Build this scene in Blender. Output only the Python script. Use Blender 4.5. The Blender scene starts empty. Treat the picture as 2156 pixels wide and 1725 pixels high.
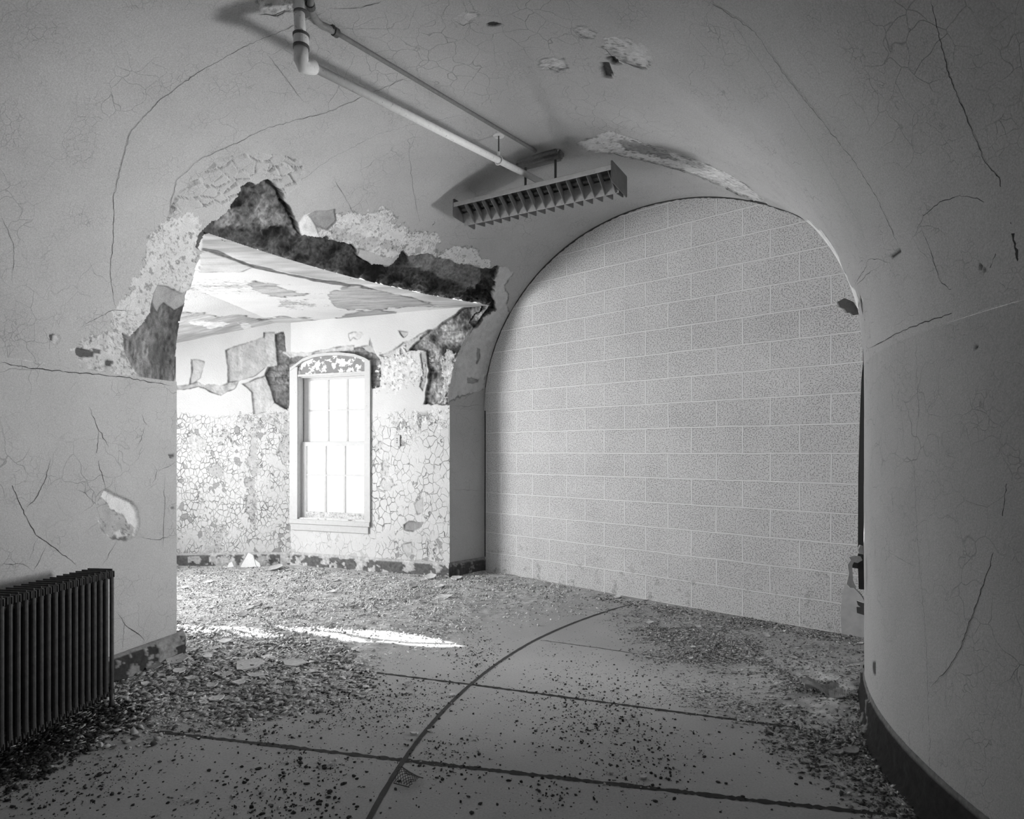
import bpy, bmesh, math, random
import numpy as np
from mathutils import Vector, Matrix

SC = bpy.context.scene
COL = SC.collection
# ------------------------------------------------------------------ camera
FPX, CX, HY, HC = 1325.0, 1078.0, 950.0, 1.236      # focal length in px, centre column, horizon row, eye height
cam = bpy.data.cameras.new('camera')
cam.sensor_width = 36.0
cam.lens = FPX / 2156 * 36
cam.shift_y = (950 - 862.5) / 2156
cam.clip_start = 0.05
camo = bpy.data.objects.new('camera', cam)
camo.location = (0, 0, HC)
camo.rotation_euler = (math.pi / 2, 0, 0)
COL.objects.link(camo)
SC.camera = camo
# ------------------------------------------------------------------ world, sun, daylight, exposure
SC.view_settings.view_transform = 'Standard'
SC.view_settings.look = 'None'
SC.view_settings.gamma = 1
SC.view_settings.use_curve_mapping = False
SC.view_settings.exposure = 0.40
SC.cycles.adaptive_threshold = 0.08
SC.cycles.max_bounces = 6
SC.cycles.diffuse_bounces = 3
w = bpy.data.worlds.new('sky')
SC.world = w
w.use_nodes = True
w.node_tree.nodes['Background'].inputs[0].default_value = (1, 1, 1, 1)
w.node_tree.nodes['Background'].inputs[1].default_value = 1.3
SUN_TAN = 0.45
SUN_AZ = np.array([0.985, -0.172])
sun = bpy.data.lights.new('sun', 'SUN')
sun.energy = 26
sun.angle = 0.006
suno = bpy.data.objects.new('sun', sun)
sd = Vector((SUN_AZ[0], SUN_AZ[1], -SUN_TAN)).normalized()
suno.rotation_euler = sd.to_track_quat('-Z', 'Y').to_euler()
suno.location = (-9, 6, 4)
COL.objects.link(suno)


def area(name, loc, direction, sx, sy, power):
    l = bpy.data.lights.new(name, 'AREA')
    l.shape = 'RECTANGLE'
    l.size, l.size_y, l.energy = sx, sy, power
    o = bpy.data.objects.new(name, l)
    o.location = loc
    o.rotation_euler = Vector(direction).to_track_quat('-Z', 'Z').to_euler()
    COL.objects.link(o)
    return o


# daylight of the seen window; the west lamp is assumed, the three fill lamps added
area('assumed_bay_west_lamp', (-4.93, 4.98, 1.35), (1.0, 0.05, 0.0), 1.0, 1.6, 76).data.spread = math.radians(110)  # assumed lamp standing before the unseen west wall, no window is cut there
area('fill_bay_south', (-3.55, 3.80, 1.45), (0.146, 0.99, -0.05), 1.6, 1.5, 7)  # added fill lamp at a made-up bay window
area('daylight_window', (-2.23, 7.35, 1.4), (0.35, -0.94, -0.15), 0.8, 1.5, 5)
area('fill_inner_recess', (2.72, 3.36, 1.0), (-1.0, 0.03, 0.30), 0.7, 1.1, 84).data.spread = math.radians(95)  # added fill lamp behind the right wall, lifting left wall and vault
area('fill_corridor_behind', (1.30, -0.55, 1.75), (-1.0, 0.62, 0.12), 0.9, 1.5, 4)  # added weak fill lamp, no window stands there

# ------------------------------------------------------------------ numbers of the place
C0 = np.array([4.1, 1.8])           # centre of the curved corridor
R1, R2 = 2.70, 6.41                 # inner and outer wall
RM, HA = (R1 + R2) / 2, (R2 - R1) / 2
SPR, RISE = 1.65, 1.63              # spring line and rise of the vault
J1 = np.array([-2.0, 3.76])
J2 = np.array([-0.616, 6.14])
PW = np.array([-2.39, 6.80])
QW = np.array([-3.62, 6.72])
dL = np.array([0.905, -0.425]); dL /= np.linalg.norm(dL)
dR = (J2 - PW) / np.linalg.norm(J2 - PW)
BL = np.array([-0.273, 6.458])      # block wall left foot
BD = np.array([2.616, -2.301]); BD /= np.linalg.norm(BD)
rng = np.random.default_rng(7)


def to_px(P):
    P = np.asarray(P, float)
    Y = np.where(np.abs(P[..., 1]) < 1e-3, 1e-3, P[..., 1])
    x = CX + FPX * P[..., 0] / Y
    y = HY - FPX * (P[..., 2] - HC) / Y
    bad = P[..., 1] < 0.3
    return np.where(bad, -9e3, x), np.where(bad, -9e3, y)


def ray(px, py):
    return np.array([(px - CX) / FPX, 1.0, (HY - py) / FPX])


CAMP = np.array([0, 0, HC])


def floor_pt(px, py, z=0.0):
    r = ray(px, py)
    return CAMP + r * ((z - HC) / r[2])


def plane_pt(px, py, p0, n):
    r = ray(px, py)
    t = ((p0 - CAMP) @ n) / (r @ n)
    return CAMP + r * t


def inside_room(P):
    r = math.hypot(P[0] - C0[0], P[1] - C0[1])
    if r > R2 or r < R1:
        return False
    if P[2] <= SPR:
        return True
    a = ((r - RM) / HA) ** 2 + ((P[2] - SPR) / RISE) ** 2
    return a < 1


def shell_pt(px, py, y0=0.4):
    """where a line of sight meets the vault or a corridor wall"""
    r = ray(px, py)
    t = y0
    while t < 12 and inside_room(CAMP + r * t):
        t += 0.03
    a, b = t - 0.03, t
    for _ in range(18):
        m = (a + b) / 2
        if inside_room(CAMP + r * m):
            a = m
        else:
            b = m
    P = CAMP + r * a
    return P


def shell_normal(P):
    """unit normal pointing into the room"""
    rv = np.array([P[0] - C0[0], P[1] - C0[1]])
    r = np.linalg.norm(rv); rv = rv / r
    if P[2] <= SPR:
        s = -1 if r > RM else 1
        return np.array([rv[0] * s, rv[1] * s, 0])
    nr, nh = -(r - RM) / HA ** 2, -(P[2] - SPR) / RISE ** 2
    k = math.hypot(nr, nh)
    return np.array([rv[0] * nr / k, rv[1] * nr / k, nh / k])


# ------------------------------------------------------------------ noise and masks
def _h(ix, iy, iz, seed):
    n = (ix * 374761393 + iy * 668265263 + iz * 2147483647 * 3 + seed * 974634777) & 0xffffffff
    n = ((n ^ (n >> 13)) * 1274126177) & 0xffffffff
    n = (n ^ (n >> 16)) & 0xffffffff
    return n / 4294967295.0


def vnoise(P, seed=0):
    i = np.floor(P).astype(np.int64)
    f = P - i
    f = f * f * (3 - 2 * f)
    out = 0
    for a in (0, 1):
        for b in (0, 1):
            for c in (0, 1):
                wgt = (f[:, 0] if a else 1 - f[:, 0]) * (f[:, 1] if b else 1 - f[:, 1]) * (f[:, 2] if c else 1 - f[:, 2])
                out = out + wgt * _h(i[:, 0] + a, i[:, 1] + b, i[:, 2] + c, seed)
    return out * 2 - 1


def fbm(P, scale, octv=4, seed=0, stretch=(1, 1, 1)):
    P = P * np.array(stretch) * scale
    o, amp, tot = 0, 1.0, 0
    for k in range(octv):
        o = o + amp * vnoise(P * 2 ** k + 17.3 * k, seed + k)
        tot += amp
        amp *= 0.55
    return o / tot


def sdf(poly, x, y):
    """signed distance to a polygon, positive inside"""
    poly = np.asarray(poly, float)
    d = np.full(x.shape, 1e9)
    ins = np.zeros(x.shape, bool)
    n = len(poly)
    for i in range(n):
        ax, ay = poly[i]
        bx, by = poly[(i + 1) % n]
        ex, ey = bx - ax, by - ay
        L = ex * ex + ey * ey + 1e-9
        t = np.clip(((x - ax) * ex + (y - ay) * ey) / L, 0, 1)
        d = np.minimum(d, (x - ax - t * ex) ** 2 + (y - ay - t * ey) ** 2)
        c = (ay > y) != (by > y)
        xi = ax + (y - ay) * ex / (ey if abs(ey) > 1e-9 else 1e-9)
        ins ^= c & (x < xi)
    d = np.sqrt(d)
    return np.where(ins, d, -d)


def layer_damage(P, layers, tone, disp, dist_scale=None):
    """P (N,3) world points; each layer is a broken patch: outline seen from the doorway, tone of the bared
    coat, depth in m (outwards), raggedness in px, grain"""
    x, y = to_px(P)
    for L in layers:
        poly = np.array(L['p'], float)
        m = 40
        sel = (x > poly[:, 0].min() - m) & (x < poly[:, 0].max() + m) & (y > poly[:, 1].min() - m) & (y < poly[:, 1].max() + m)
        if not sel.any():
            continue
        Q = P[sel]
        s = sdf(poly, x[sel], y[sel])
        rag, rs = L.get('rag', 6), L.get('rs', 9)
        s = s + rag * fbm(Q, rs, 4, L.get('seed', 3)) * 1.6
        if L.get('fleck'):
            s = s + L['fleck'] * fbm(Q, 38, 3, 31) * 1.5
        soft = L.get('soft', 0.8)
        k = np.clip(s / soft + 0.5, 0, 1)
        g = L.get('grain', 0.15)
        tn = L['t'] * (1 + g * 2.2 * fbm(Q, L.get('gs', 25), 4, 11, L.get('str', (1, 1, 1))))
        if L.get('blot'):
            b = fbm(Q, L.get('bs', 9), 4, 5, L.get('str', (1, 1, 1)))
            tn = tn * (1 + L['blot'] * np.clip(b * 3, -1, 1))
        if L.get('shingle') is not None:
            cs = L['shingle']
            q = Q / cs
            q = q + 0.35 * np.stack([fbm(Q, 7, 2, 40), fbm(Q, 7, 2, 41), fbm(Q, 7, 2, 42)], 1)
            base = np.floor(q).astype(np.int64)
            best = np.full(len(q), 9.0); sec = np.full(len(q), 9.0); cid = np.zeros(len(q))
            off = np.zeros((len(q), 3))
            for a in (-1, 0, 1):
                for b in (-1, 0, 1):
                    for c in (-1, 0, 1):
                        cell = base + np.array([a, b, c])
                        jit = np.stack([_h(cell[:, 0], cell[:, 1], cell[:, 2], 50 + j) for j in range(3)], 1)
                        dv = q - (cell + jit)
                        dd = (dv ** 2).sum(1)
                        nb = dd < best
                        sec = np.where(nb, best, np.minimum(sec, dd))
                        off[nb] = dv[nb]
                        cid = np.where(nb, _h(cell[:, 0], cell[:, 1], cell[:, 2], 77), cid)
                        best = np.minimum(best, dd)
            edge = np.sqrt(sec) - np.sqrt(best)
            dd = -0.020 * (0.4 + cid) * (0.5 + off[:, 2] * 1.2 + off[:, 0] * 0.5)
            dd = np.where(edge < 0.05, 0.004, dd)
            disp[sel] = disp[sel] * (1 - k) + k * dd
            tn = L['t'] * (0.93 + 0.16 * cid) * np.where((edge < 0.035) & (fbm(Q, 9, 2, 88) > -0.3), 0.42, 1)
            tone[sel] = tone[sel] * (1 - k) + tn * k
            continue
        if L.get('brick'):
            c, r_ = L['brick']
            u = (Q[:, 0] * 0.93 - Q[:, 1] * 0.36) / c
            v = Q[:, 2] / r_ + 0.06 * fbm(Q, 6, 2, 60)
            row = np.floor(v)
            fu = (u + 0.5 * (row % 2)) % 1
            fv = v % 1
            mort = (fu < 0.08) | (fv < 0.2)
            per = _h(np.floor(u + 0.5 * (row % 2)).astype(np.int64), row.astype(np.int64), row.astype(np.int64) * 0, 9)
            tn = np.where(mort, tn * 0.75, tn * (0.75 + 0.5 * per))
            disp[sel] += k * np.where(mort, 0.012, 0)
        if L.get('fleck') and L['fleck'] > 2:
            fl_ = fbm(Q, 34, 3, 91)
            tn = tn * np.where((np.abs(fl_) < 0.045) & (fbm(Q, 8, 2, 92) > -0.12), 0.62, 1)
            tn = tn * np.where(fbm(Q, 48, 2, 93) > 0.38, 0.55, 1)
        tone[sel] = tone[sel] * (1 - k) + np.clip(tn, 0.012, 0.95) * k
        if L.get('soft', 0) < 2 and L.get('d', 0) != 0:
            ln = np.exp(-(s / 1.5) ** 2) * np.clip(0.5 + 2.5 * fbm(Q, 12, 3, 95), 0, 1)
            tone[sel] *= 1 - 0.6 * ln  # shadow under the lifting paint edge, darkened into the tone
        if L.get('d'):
            rough = L.get('rough', 0.25)
            disp[sel] = disp[sel] * (1 - k) + k * (L['d'] * (1 + rough * 2 * fbm(Q, 14, 4, 21)) + min(L['d'], 0.03) * rough * 0.9 * fbm(Q, 60, 3, 22))
    return tone, disp


# ------------------------------------------------------------------ materials
def newmat(name):
    m = bpy.data.materials.new(name)
    m.use_nodes = True
    nt = m.node_tree
    b = nt.nodes['Principled BSDF']
    b.inputs['Roughness'].default_value = 0.85
    b.inputs['Specular IOR Level'].default_value = 0.25
    return m, nt, b


def nd(nt, typ, **kw):
    n = nt.nodes.new(typ)
    for k, v in kw.items():
        setattr(n, k, v)
    return n


def math_(nt, op, a, b=None, clamp=False):
    n = nd(nt, 'ShaderNodeMath', operation=op, use_clamp=clamp)
    for i, v in enumerate((a, b)):
        if v is None:
            continue
        if isinstance(v, (int, float)):
            n.inputs[i].default_value = v
        else:
            nt.links.new(v, n.inputs[i])
    return n.outputs[0]


def noise_(nt, co, scale, detail=4, rough=0.6, dist=0):
    n = nd(nt, 'ShaderNodeTexNoise')
    n.inputs['Scale'].default_value = scale
    n.inputs['Detail'].default_value = detail
    n.inputs['Roughness'].default_value = rough
    n.inputs['Distortion'].default_value = dist
    nt.links.new(co, n.inputs['Vector'])
    return n.outputs['Fac']


def remap(nt, v, a, b, c, d):
    n = nd(nt, 'ShaderNodeMapRange')
    for i, q in enumerate((a, b, c, d)):
        n.inputs[i + 1].default_value = q
    nt.links.new(v, n.inputs[0])
    return n.outputs[0]


def warp(nt, co, scale, amt):
    n = nd(nt, 'ShaderNodeTexNoise')
    n.inputs['Scale'].default_value = scale
    n.inputs['Detail'].default_value = 1
    nt.links.new(co, n.inputs['Vector'])
    s = nd(nt, 'ShaderNodeVectorMath', operation='SCALE'); s.inputs['Scale'].default_value = amt
    nt.links.new(n.outputs['Color'], s.inputs[0])
    a = nd(nt, 'ShaderNodeVectorMath', operation='ADD')
    nt.links.new(co, a.inputs[0]); nt.links.new(s.outputs[0], a.inputs[1])
    return a.outputs[0]


def vor_edge(nt, co, scale):
    n = nd(nt, 'ShaderNodeTexVoronoi', feature='DISTANCE_TO_EDGE')
    n.inputs['Scale'].default_value = scale
    nt.links.new(co, n.inputs['Vector'])
    return n.outputs['Distance']


def bump(nt, b, h, dist=0.01, strength=1.0):
    n = nd(nt, 'ShaderNodeBump')
    n.inputs['Strength'].default_value = strength
    n.inputs['Distance'].default_value = dist
    nt.links.new(h, n.inputs['Height'])
    nt.links.new(n.outputs[0], b.inputs['Normal'])


def gray(nt, v, b):
    c = nd(nt, 'ShaderNodeCombineColor')
    for i in range(3):
        nt.links.new(v, c.inputs[i])
    nt.links.new(c.outputs[0], b.inputs['Base Color'])


def mat_tone(name, craze=None, grain=0.10, gscale=160, bumpd=0.002, alligator=None, speck=0.0, rough=0.85, fine=90):
    """gray coat whose tone rides on the mesh, with fine grain, hairline crazing and optional alligatored paint"""
    m, nt, b = newmat(name)
    b.inputs['Roughness'].default_value = rough
    tc = nd(nt, 'ShaderNodeTexCoord').outputs['Object']
    at = nd(nt, 'ShaderNodeAttribute', attribute_name='tone').outputs['Fac']
    g = noise_(nt, tc, gscale, 2, 0.7)
    v = math_(nt, 'MULTIPLY', at, remap(nt, g, 0.25, 0.75, 1 - grain, 1 + grain))
    big = noise_(nt, tc, 1.7, 3, 0.6)
    v = math_(nt, 'MULTIPLY', v, remap(nt, big, 0.3, 0.7, 0.93, 1.07))
    hgt = math_(nt, 'MULTIPLY', noise_(nt, tc, fine, 2, 0.7), 0.6)
    if craze:
        wv = warp(nt, tc, 9, 0.10)
        e = vor_edge(nt, wv, craze)
        mask = remap(nt, noise_(nt, tc, 2.3, 3), 0.45, 0.67, 0, 0.75)
        line = math_(nt, 'MULTIPLY', remap(nt, e, 0.0, 0.014, 1, 0), mask)
        e2 = vor_edge(nt, warp(nt, tc, 20, 0.05), craze * 3.1)
        mask2 = remap(nt, noise_(nt, tc, 5.1, 3), 0.48, 0.66, 0, 0.6)
        line2 = math_(nt, 'MULTIPLY', remap(nt, e2, 0.0, 0.03, 1, 0), mask2)
        ln = math_(nt, 'MAXIMUM', line, line2)
        v = math_(nt, 'MULTIPLY', v, remap(nt, ln, 0, 1, 1, 0.55))
        hgt = math_(nt, 'SUBTRACT', hgt, math_(nt, 'MULTIPLY', ln, 0.8))
    if alligator:
        sc, lw, chipm = alligator
        wv = warp(nt, tc, 11, 0.06)
        mp = nd(nt, 'ShaderNodeMapping')
        mp.inputs['Scale'].default_value = (1, 1, 0.72)
        nt.links.new(wv, mp.inputs[0])
        e = vor_edge(nt, mp.outputs[0], sc)
        jag = noise_(nt, tc, 30, 3)
        e = math_(nt, 'ADD', e, remap(nt, jag, 0.3, 0.7, -0.02, 0.02))
        wid = remap(nt, noise_(nt, tc, 6.0, 3), 0.38, 0.62, 0.0, 1.0)
        pm = nd(nt, 'ShaderNodeAttribute', attribute_name='paint').outputs['Fac']
        line = math_(nt, 'MULTIPLY', remap(nt, e, lw * 0.3, lw, 1, 0), wid)
        line = math_(nt, 'MULTIPLY', line, pm)
        vc = nd(nt, 'ShaderNodeTexVoronoi')
        vc.inputs['Scale'].default_value = sc
        nt.links.new(mp.outputs[0], vc.inputs['Vector'])
        cell = nd(nt, 'ShaderNodeSeparateColor')
        nt.links.new(vc.outputs['Color'], cell.inputs[0])
        area_ = math_(nt, 'ADD', cell.outputs[0], remap(nt, noise_(nt, tc, 3.1, 4), 0.35, 0.7, -0.35, 0.35))
        area_ = math_(nt, 'ADD', area_, remap(nt, noise_(nt, tc, 26, 3), 0.3, 0.7, -0.15, 0.15))
        chip = math_(nt, 'MULTIPLY', remap(nt, area_, chipm, chipm + 0.03, 0, 1), pm)
        v = math_(nt, 'MULTIPLY', v, remap(nt, chip, 0, 1, 1, 0.52))
        v = math_(nt, 'MULTIPLY', v, remap(nt, line, 0, 1, 1, 0.36))
        hgt = math_(nt, 'SUBTRACT', hgt, math_(nt, 'MULTIPLY', math_(nt, 'MAXIMUM', line, chip), 1.2))
    if speck:
        s = noise_(nt, tc, 70, 2, 0.5)
        v = math_(nt, 'MULTIPLY', v, remap(nt, s, 0.62, 0.70, 1, 1 - speck))
    gray(nt, v, b)
    bump(nt, b, hgt, bumpd)
    return m


def mat_flat(name, val, rough=0.6, metal=0.0, grain=0.12, gscale=60, bumpd=0.001, spec=0.4, spots=None):
    m, nt, b = newmat(name)
    b.inputs['Roughness'].default_value = rough
    b.inputs['Metallic'].default_value = metal
    b.inputs['Specular IOR Level'].default_value = spec
    tc = nd(nt, 'ShaderNodeTexCoord').outputs['Object']
    g = noise_(nt, tc, gscale, 4, 0.65)
    v = remap(nt, g, 0.3, 0.7, val * (1 - grain), val * (1 + grain))
    if spots:
        thr, mul, sc = spots
        v = math_(nt, 'MULTIPLY', v, remap(nt, noise_(nt, tc, sc, 4, 0.6), thr, thr + 0.04, 1, mul))
    gray(nt, v, b)
    bump(nt, b, g, bumpd)
    return m


M_vault = mat_tone('painted_vault_plaster', craze=9, grain=0.22, gscale=190, bumpd=0.0026)
M_wall = mat_tone('painted_wall_plaster', craze=6, grain=0.2, gscale=190, bumpd=0.0025)
M_wallR = mat_tone('painted_inner_wall_plaster', craze=7, grain=0.2, gscale=190, bumpd=0.0025)
M_bay = mat_tone('alligatored_bay_paint', alligator=(24, 0.06, 0.92), grain=0.05, bumpd=0.006)
M_bay2 = mat_tone('cracked_bay_paint', alligator=(15, 0.032, 0.95), grain=0.05, bumpd=0.006)
M_bayc = mat_tone('peeling_bay_ceiling', grain=0.07, bumpd=0.004)
M_base = mat_tone('flaking_baseboard_paint', grain=0.3, gscale=40, bumpd=0.004, fine=40)
M_floor = mat_tone('dusty_concrete_floor', grain=0.14, gscale=120, bumpd=0.0015, rough=0.7)
M_chip = mat_tone('loose_plaster_chips', grain=0.15, gscale=90, bumpd=0.001)

# ------------------------------------------------------------------ object helpers
def link(name, me, mat, parent=None, smooth=False):
    o = bpy.data.objects.new(name, me)
    COL.objects.link(o)
    if mat:
        me.materials.append(mat)
    if parent:
        o.parent = parent
    if smooth:
        me.polygons.foreach_set('use_smooth', np.ones(len(me.polygons), bool))
    return o


def np_mesh(name, V, F4=None, F3=None, attrs=None, poly=None):
    """quick mesh from numpy arrays; poly is (verts index array, start array, total array)"""
    me = bpy.data.meshes.new(name)
    V = np.ascontiguousarray(V, np.float32)
    me.vertices.add(len(V))
    me.vertices.foreach_set('co', V.ravel())
    idx, st, tot, n = [], [], [], 0
    for F, k in ((F4, 4), (F3, 3)):
        if F is not None and len(F):
            idx.append(np.asarray(F, np.int32).ravel())
            st.append(n + np.arange(len(F)) * k)
            tot.append(np.full(len(F), k))
            n += len(F) * k
    if poly is not None:
        idx.append(poly[0].astype(np.int32)); st.append(n + poly[1]); tot.append(poly[2]); n += len(poly[0])
    idx = np.concatenate(idx); st = np.concatenate(st).astype(np.int32); tot = np.concatenate(tot).astype(np.int32)
    me.loops.add(len(idx)); me.loops.foreach_set('vertex_index', idx)
    me.polygons.add(len(st)); me.polygons.foreach_set('loop_start', st)
    try:
        me.polygons.foreach_set('loop_total', tot)
    except Exception:
        pass
    me.update(calc_edges=True)
    for k, a in (attrs or {}).items():
        at = me.attributes.new(k, 'FLOAT', 'POINT')
        at.data.foreach_set('value', np.ascontiguousarray(a, np.float32))
    return me


def grid_faces(n, m, keep=None):
    i = np.arange(n * m).reshape(n, m)
    F = np.stack([i[:-1, :-1], i[1:, :-1], i[1:, 1:], i[:-1, 1:]], -1)
    if keep is not None:
        F = F[keep]
    return F.reshape(-1, 4)


def compact(V, F, attrs):
    used = np.unique(F)
    mp = np.full(len(V), -1); mp[used] = np.arange(len(used))
    return V[used], mp[F], {k: a[used] for k, a in attrs.items()}


def tag(o, label=None, cat=None, group=None, kind=None):
    if label: o['label'] = label
    if cat: o['category'] = cat
    if group: o['group'] = group
    if kind: o['kind'] = kind
    return o


def struct(o, label=None, cat=None):
    return tag(o, label, cat, kind='structure')


def empty(name, loc=(0, 0, 0), rz=0.0):
    o = bpy.data.objects.new(name, None)
    o.location = loc
    o.rotation_euler = (0, 0, rz)
    o.empty_display_size = 0.05
    COL.objects.link(o)
    return o


def bm_obj(name, bm, mat, parent=None, smooth=False):
    me = bpy.data.meshes.new(name)
    bmesh.ops.recalc_face_normals(bm, faces=bm.faces)
    bm.to_mesh(me)
    bm.free()
    return link(name, me, mat, parent, smooth)


def bm_box(bm, lo, hi, M=None):
    vs = [bm.verts.new(((lo, hi)[a][0], (lo, hi)[b][1], (lo, hi)[c][2])) for a in (0, 1) for b in (0, 1) for c in (0, 1)]
    for f in ((0, 1, 3, 2), (4, 6, 7, 5), (0, 4, 5, 1), (2, 3, 7, 6), (0, 2, 6, 4), (1, 5, 7, 3)):
        bm.faces.new([vs[i] for i in f])
    if M is not None:
        bmesh.ops.transform(bm, matrix=M, verts=vs)
    return vs


def bm_tube(bm, pts, rad, seg=14, caps=True):
    pts = [Vector(p) for p in pts]
    rings = []
    for i, p in enumerate(pts):
        d = (pts[min(i + 1, len(pts) - 1)] - pts[max(i - 1, 0)]).normalized()
        up = Vector((0, 0, 1)) if abs(d.z) < 0.9 else Vector((0, 1, 0))
        a = d.cross(up).normalized()
        b = d.cross(a).normalized()
        r = rad[i] if isinstance(rad, (list, tuple)) else rad
        rings.append([bm.verts.new(p + (a * math.cos(t) + b * math.sin(t)) * r) for t in [2 * math.pi * k / seg for k in range(seg)]])
    for A, B in zip(rings[:-1], rings[1:]):
        for k in range(seg):
            bm.faces.new((A[k], A[(k + 1) % seg], B[(k + 1) % seg], B[k]))
    if caps:
        bm.faces.new(rings[0]); bm.faces.new(rings[-1][::-1])


def crack_ribbons(lines, proj, nrm, tone=0.05, lift=0.0012, jit=1.6):
    """fine cracks as narrow dark ragged seams lying in the surface; widths in mm"""
    V, F, T = [], [], []
    r = random.Random(5)
    for pts, wmm in lines:
        pp = []
        for (x0, y0), (x1, y1) in zip(pts[:-1], pts[1:]):
            n = max(1, int(math.hypot(x1 - x0, y1 - y0) / 7))
            for k in range(n):
                t = k / n
                pp.append((x0 + (x1 - x0) * t + r.uniform(-jit, jit), y0 + (y1 - y0) * t + r.uniform(-jit, jit)))
        pp.append(pts[-1])
        P = [proj(*q) for q in pp]
        for i, p in enumerate(P):
            a, b = P[max(i - 1, 0)], P[min(i + 1, len(P) - 1)]
            d = b - a
            n = nrm(p)
            s = np.cross(d, n); s /= (np.linalg.norm(s) + 1e-9)
            taper = min(1, (i + 0.4) / 4, (len(P) - i - 0.6) / 4)
            hw = wmm * 0.0004 * r.uniform(0.45, 1.3) * taper
            V += [p + n * lift + s * hw, p + n * lift - s * hw]
            T += [tone, tone]
            if i:
                k = len(V)
                F.append((k - 4, k - 3, k - 1, k - 2))
    return np.array(V), np.array(F), np.array(T)

# ================================================================== VAULT AND CORRIDOR WALLS
def hc_bay(X, Y):
    """bay ceiling height"""
    return 2.496 + 0.0567 * 0 * X + (X + 1.755) * 0.018 + (Y - 3.645) * 0.045 - 0.20 * np.clip(-2.55 - X, 0, 1.3)


def cross2(d, X, Y, p):
    return d[0] * (Y - p[1]) - d[1] * (X - p[0])


def vault_h(r):
    return SPR + RISE * np.sqrt(np.clip(1 - ((r - RM) / HA) ** 2, 0, 1))


def spaced(segs):
    out = [segs[0][0]]
    for a, b, n in segs:
        out += list(np.linspace(a, b, n + 1)[1:])
    return np.array(out)


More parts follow.
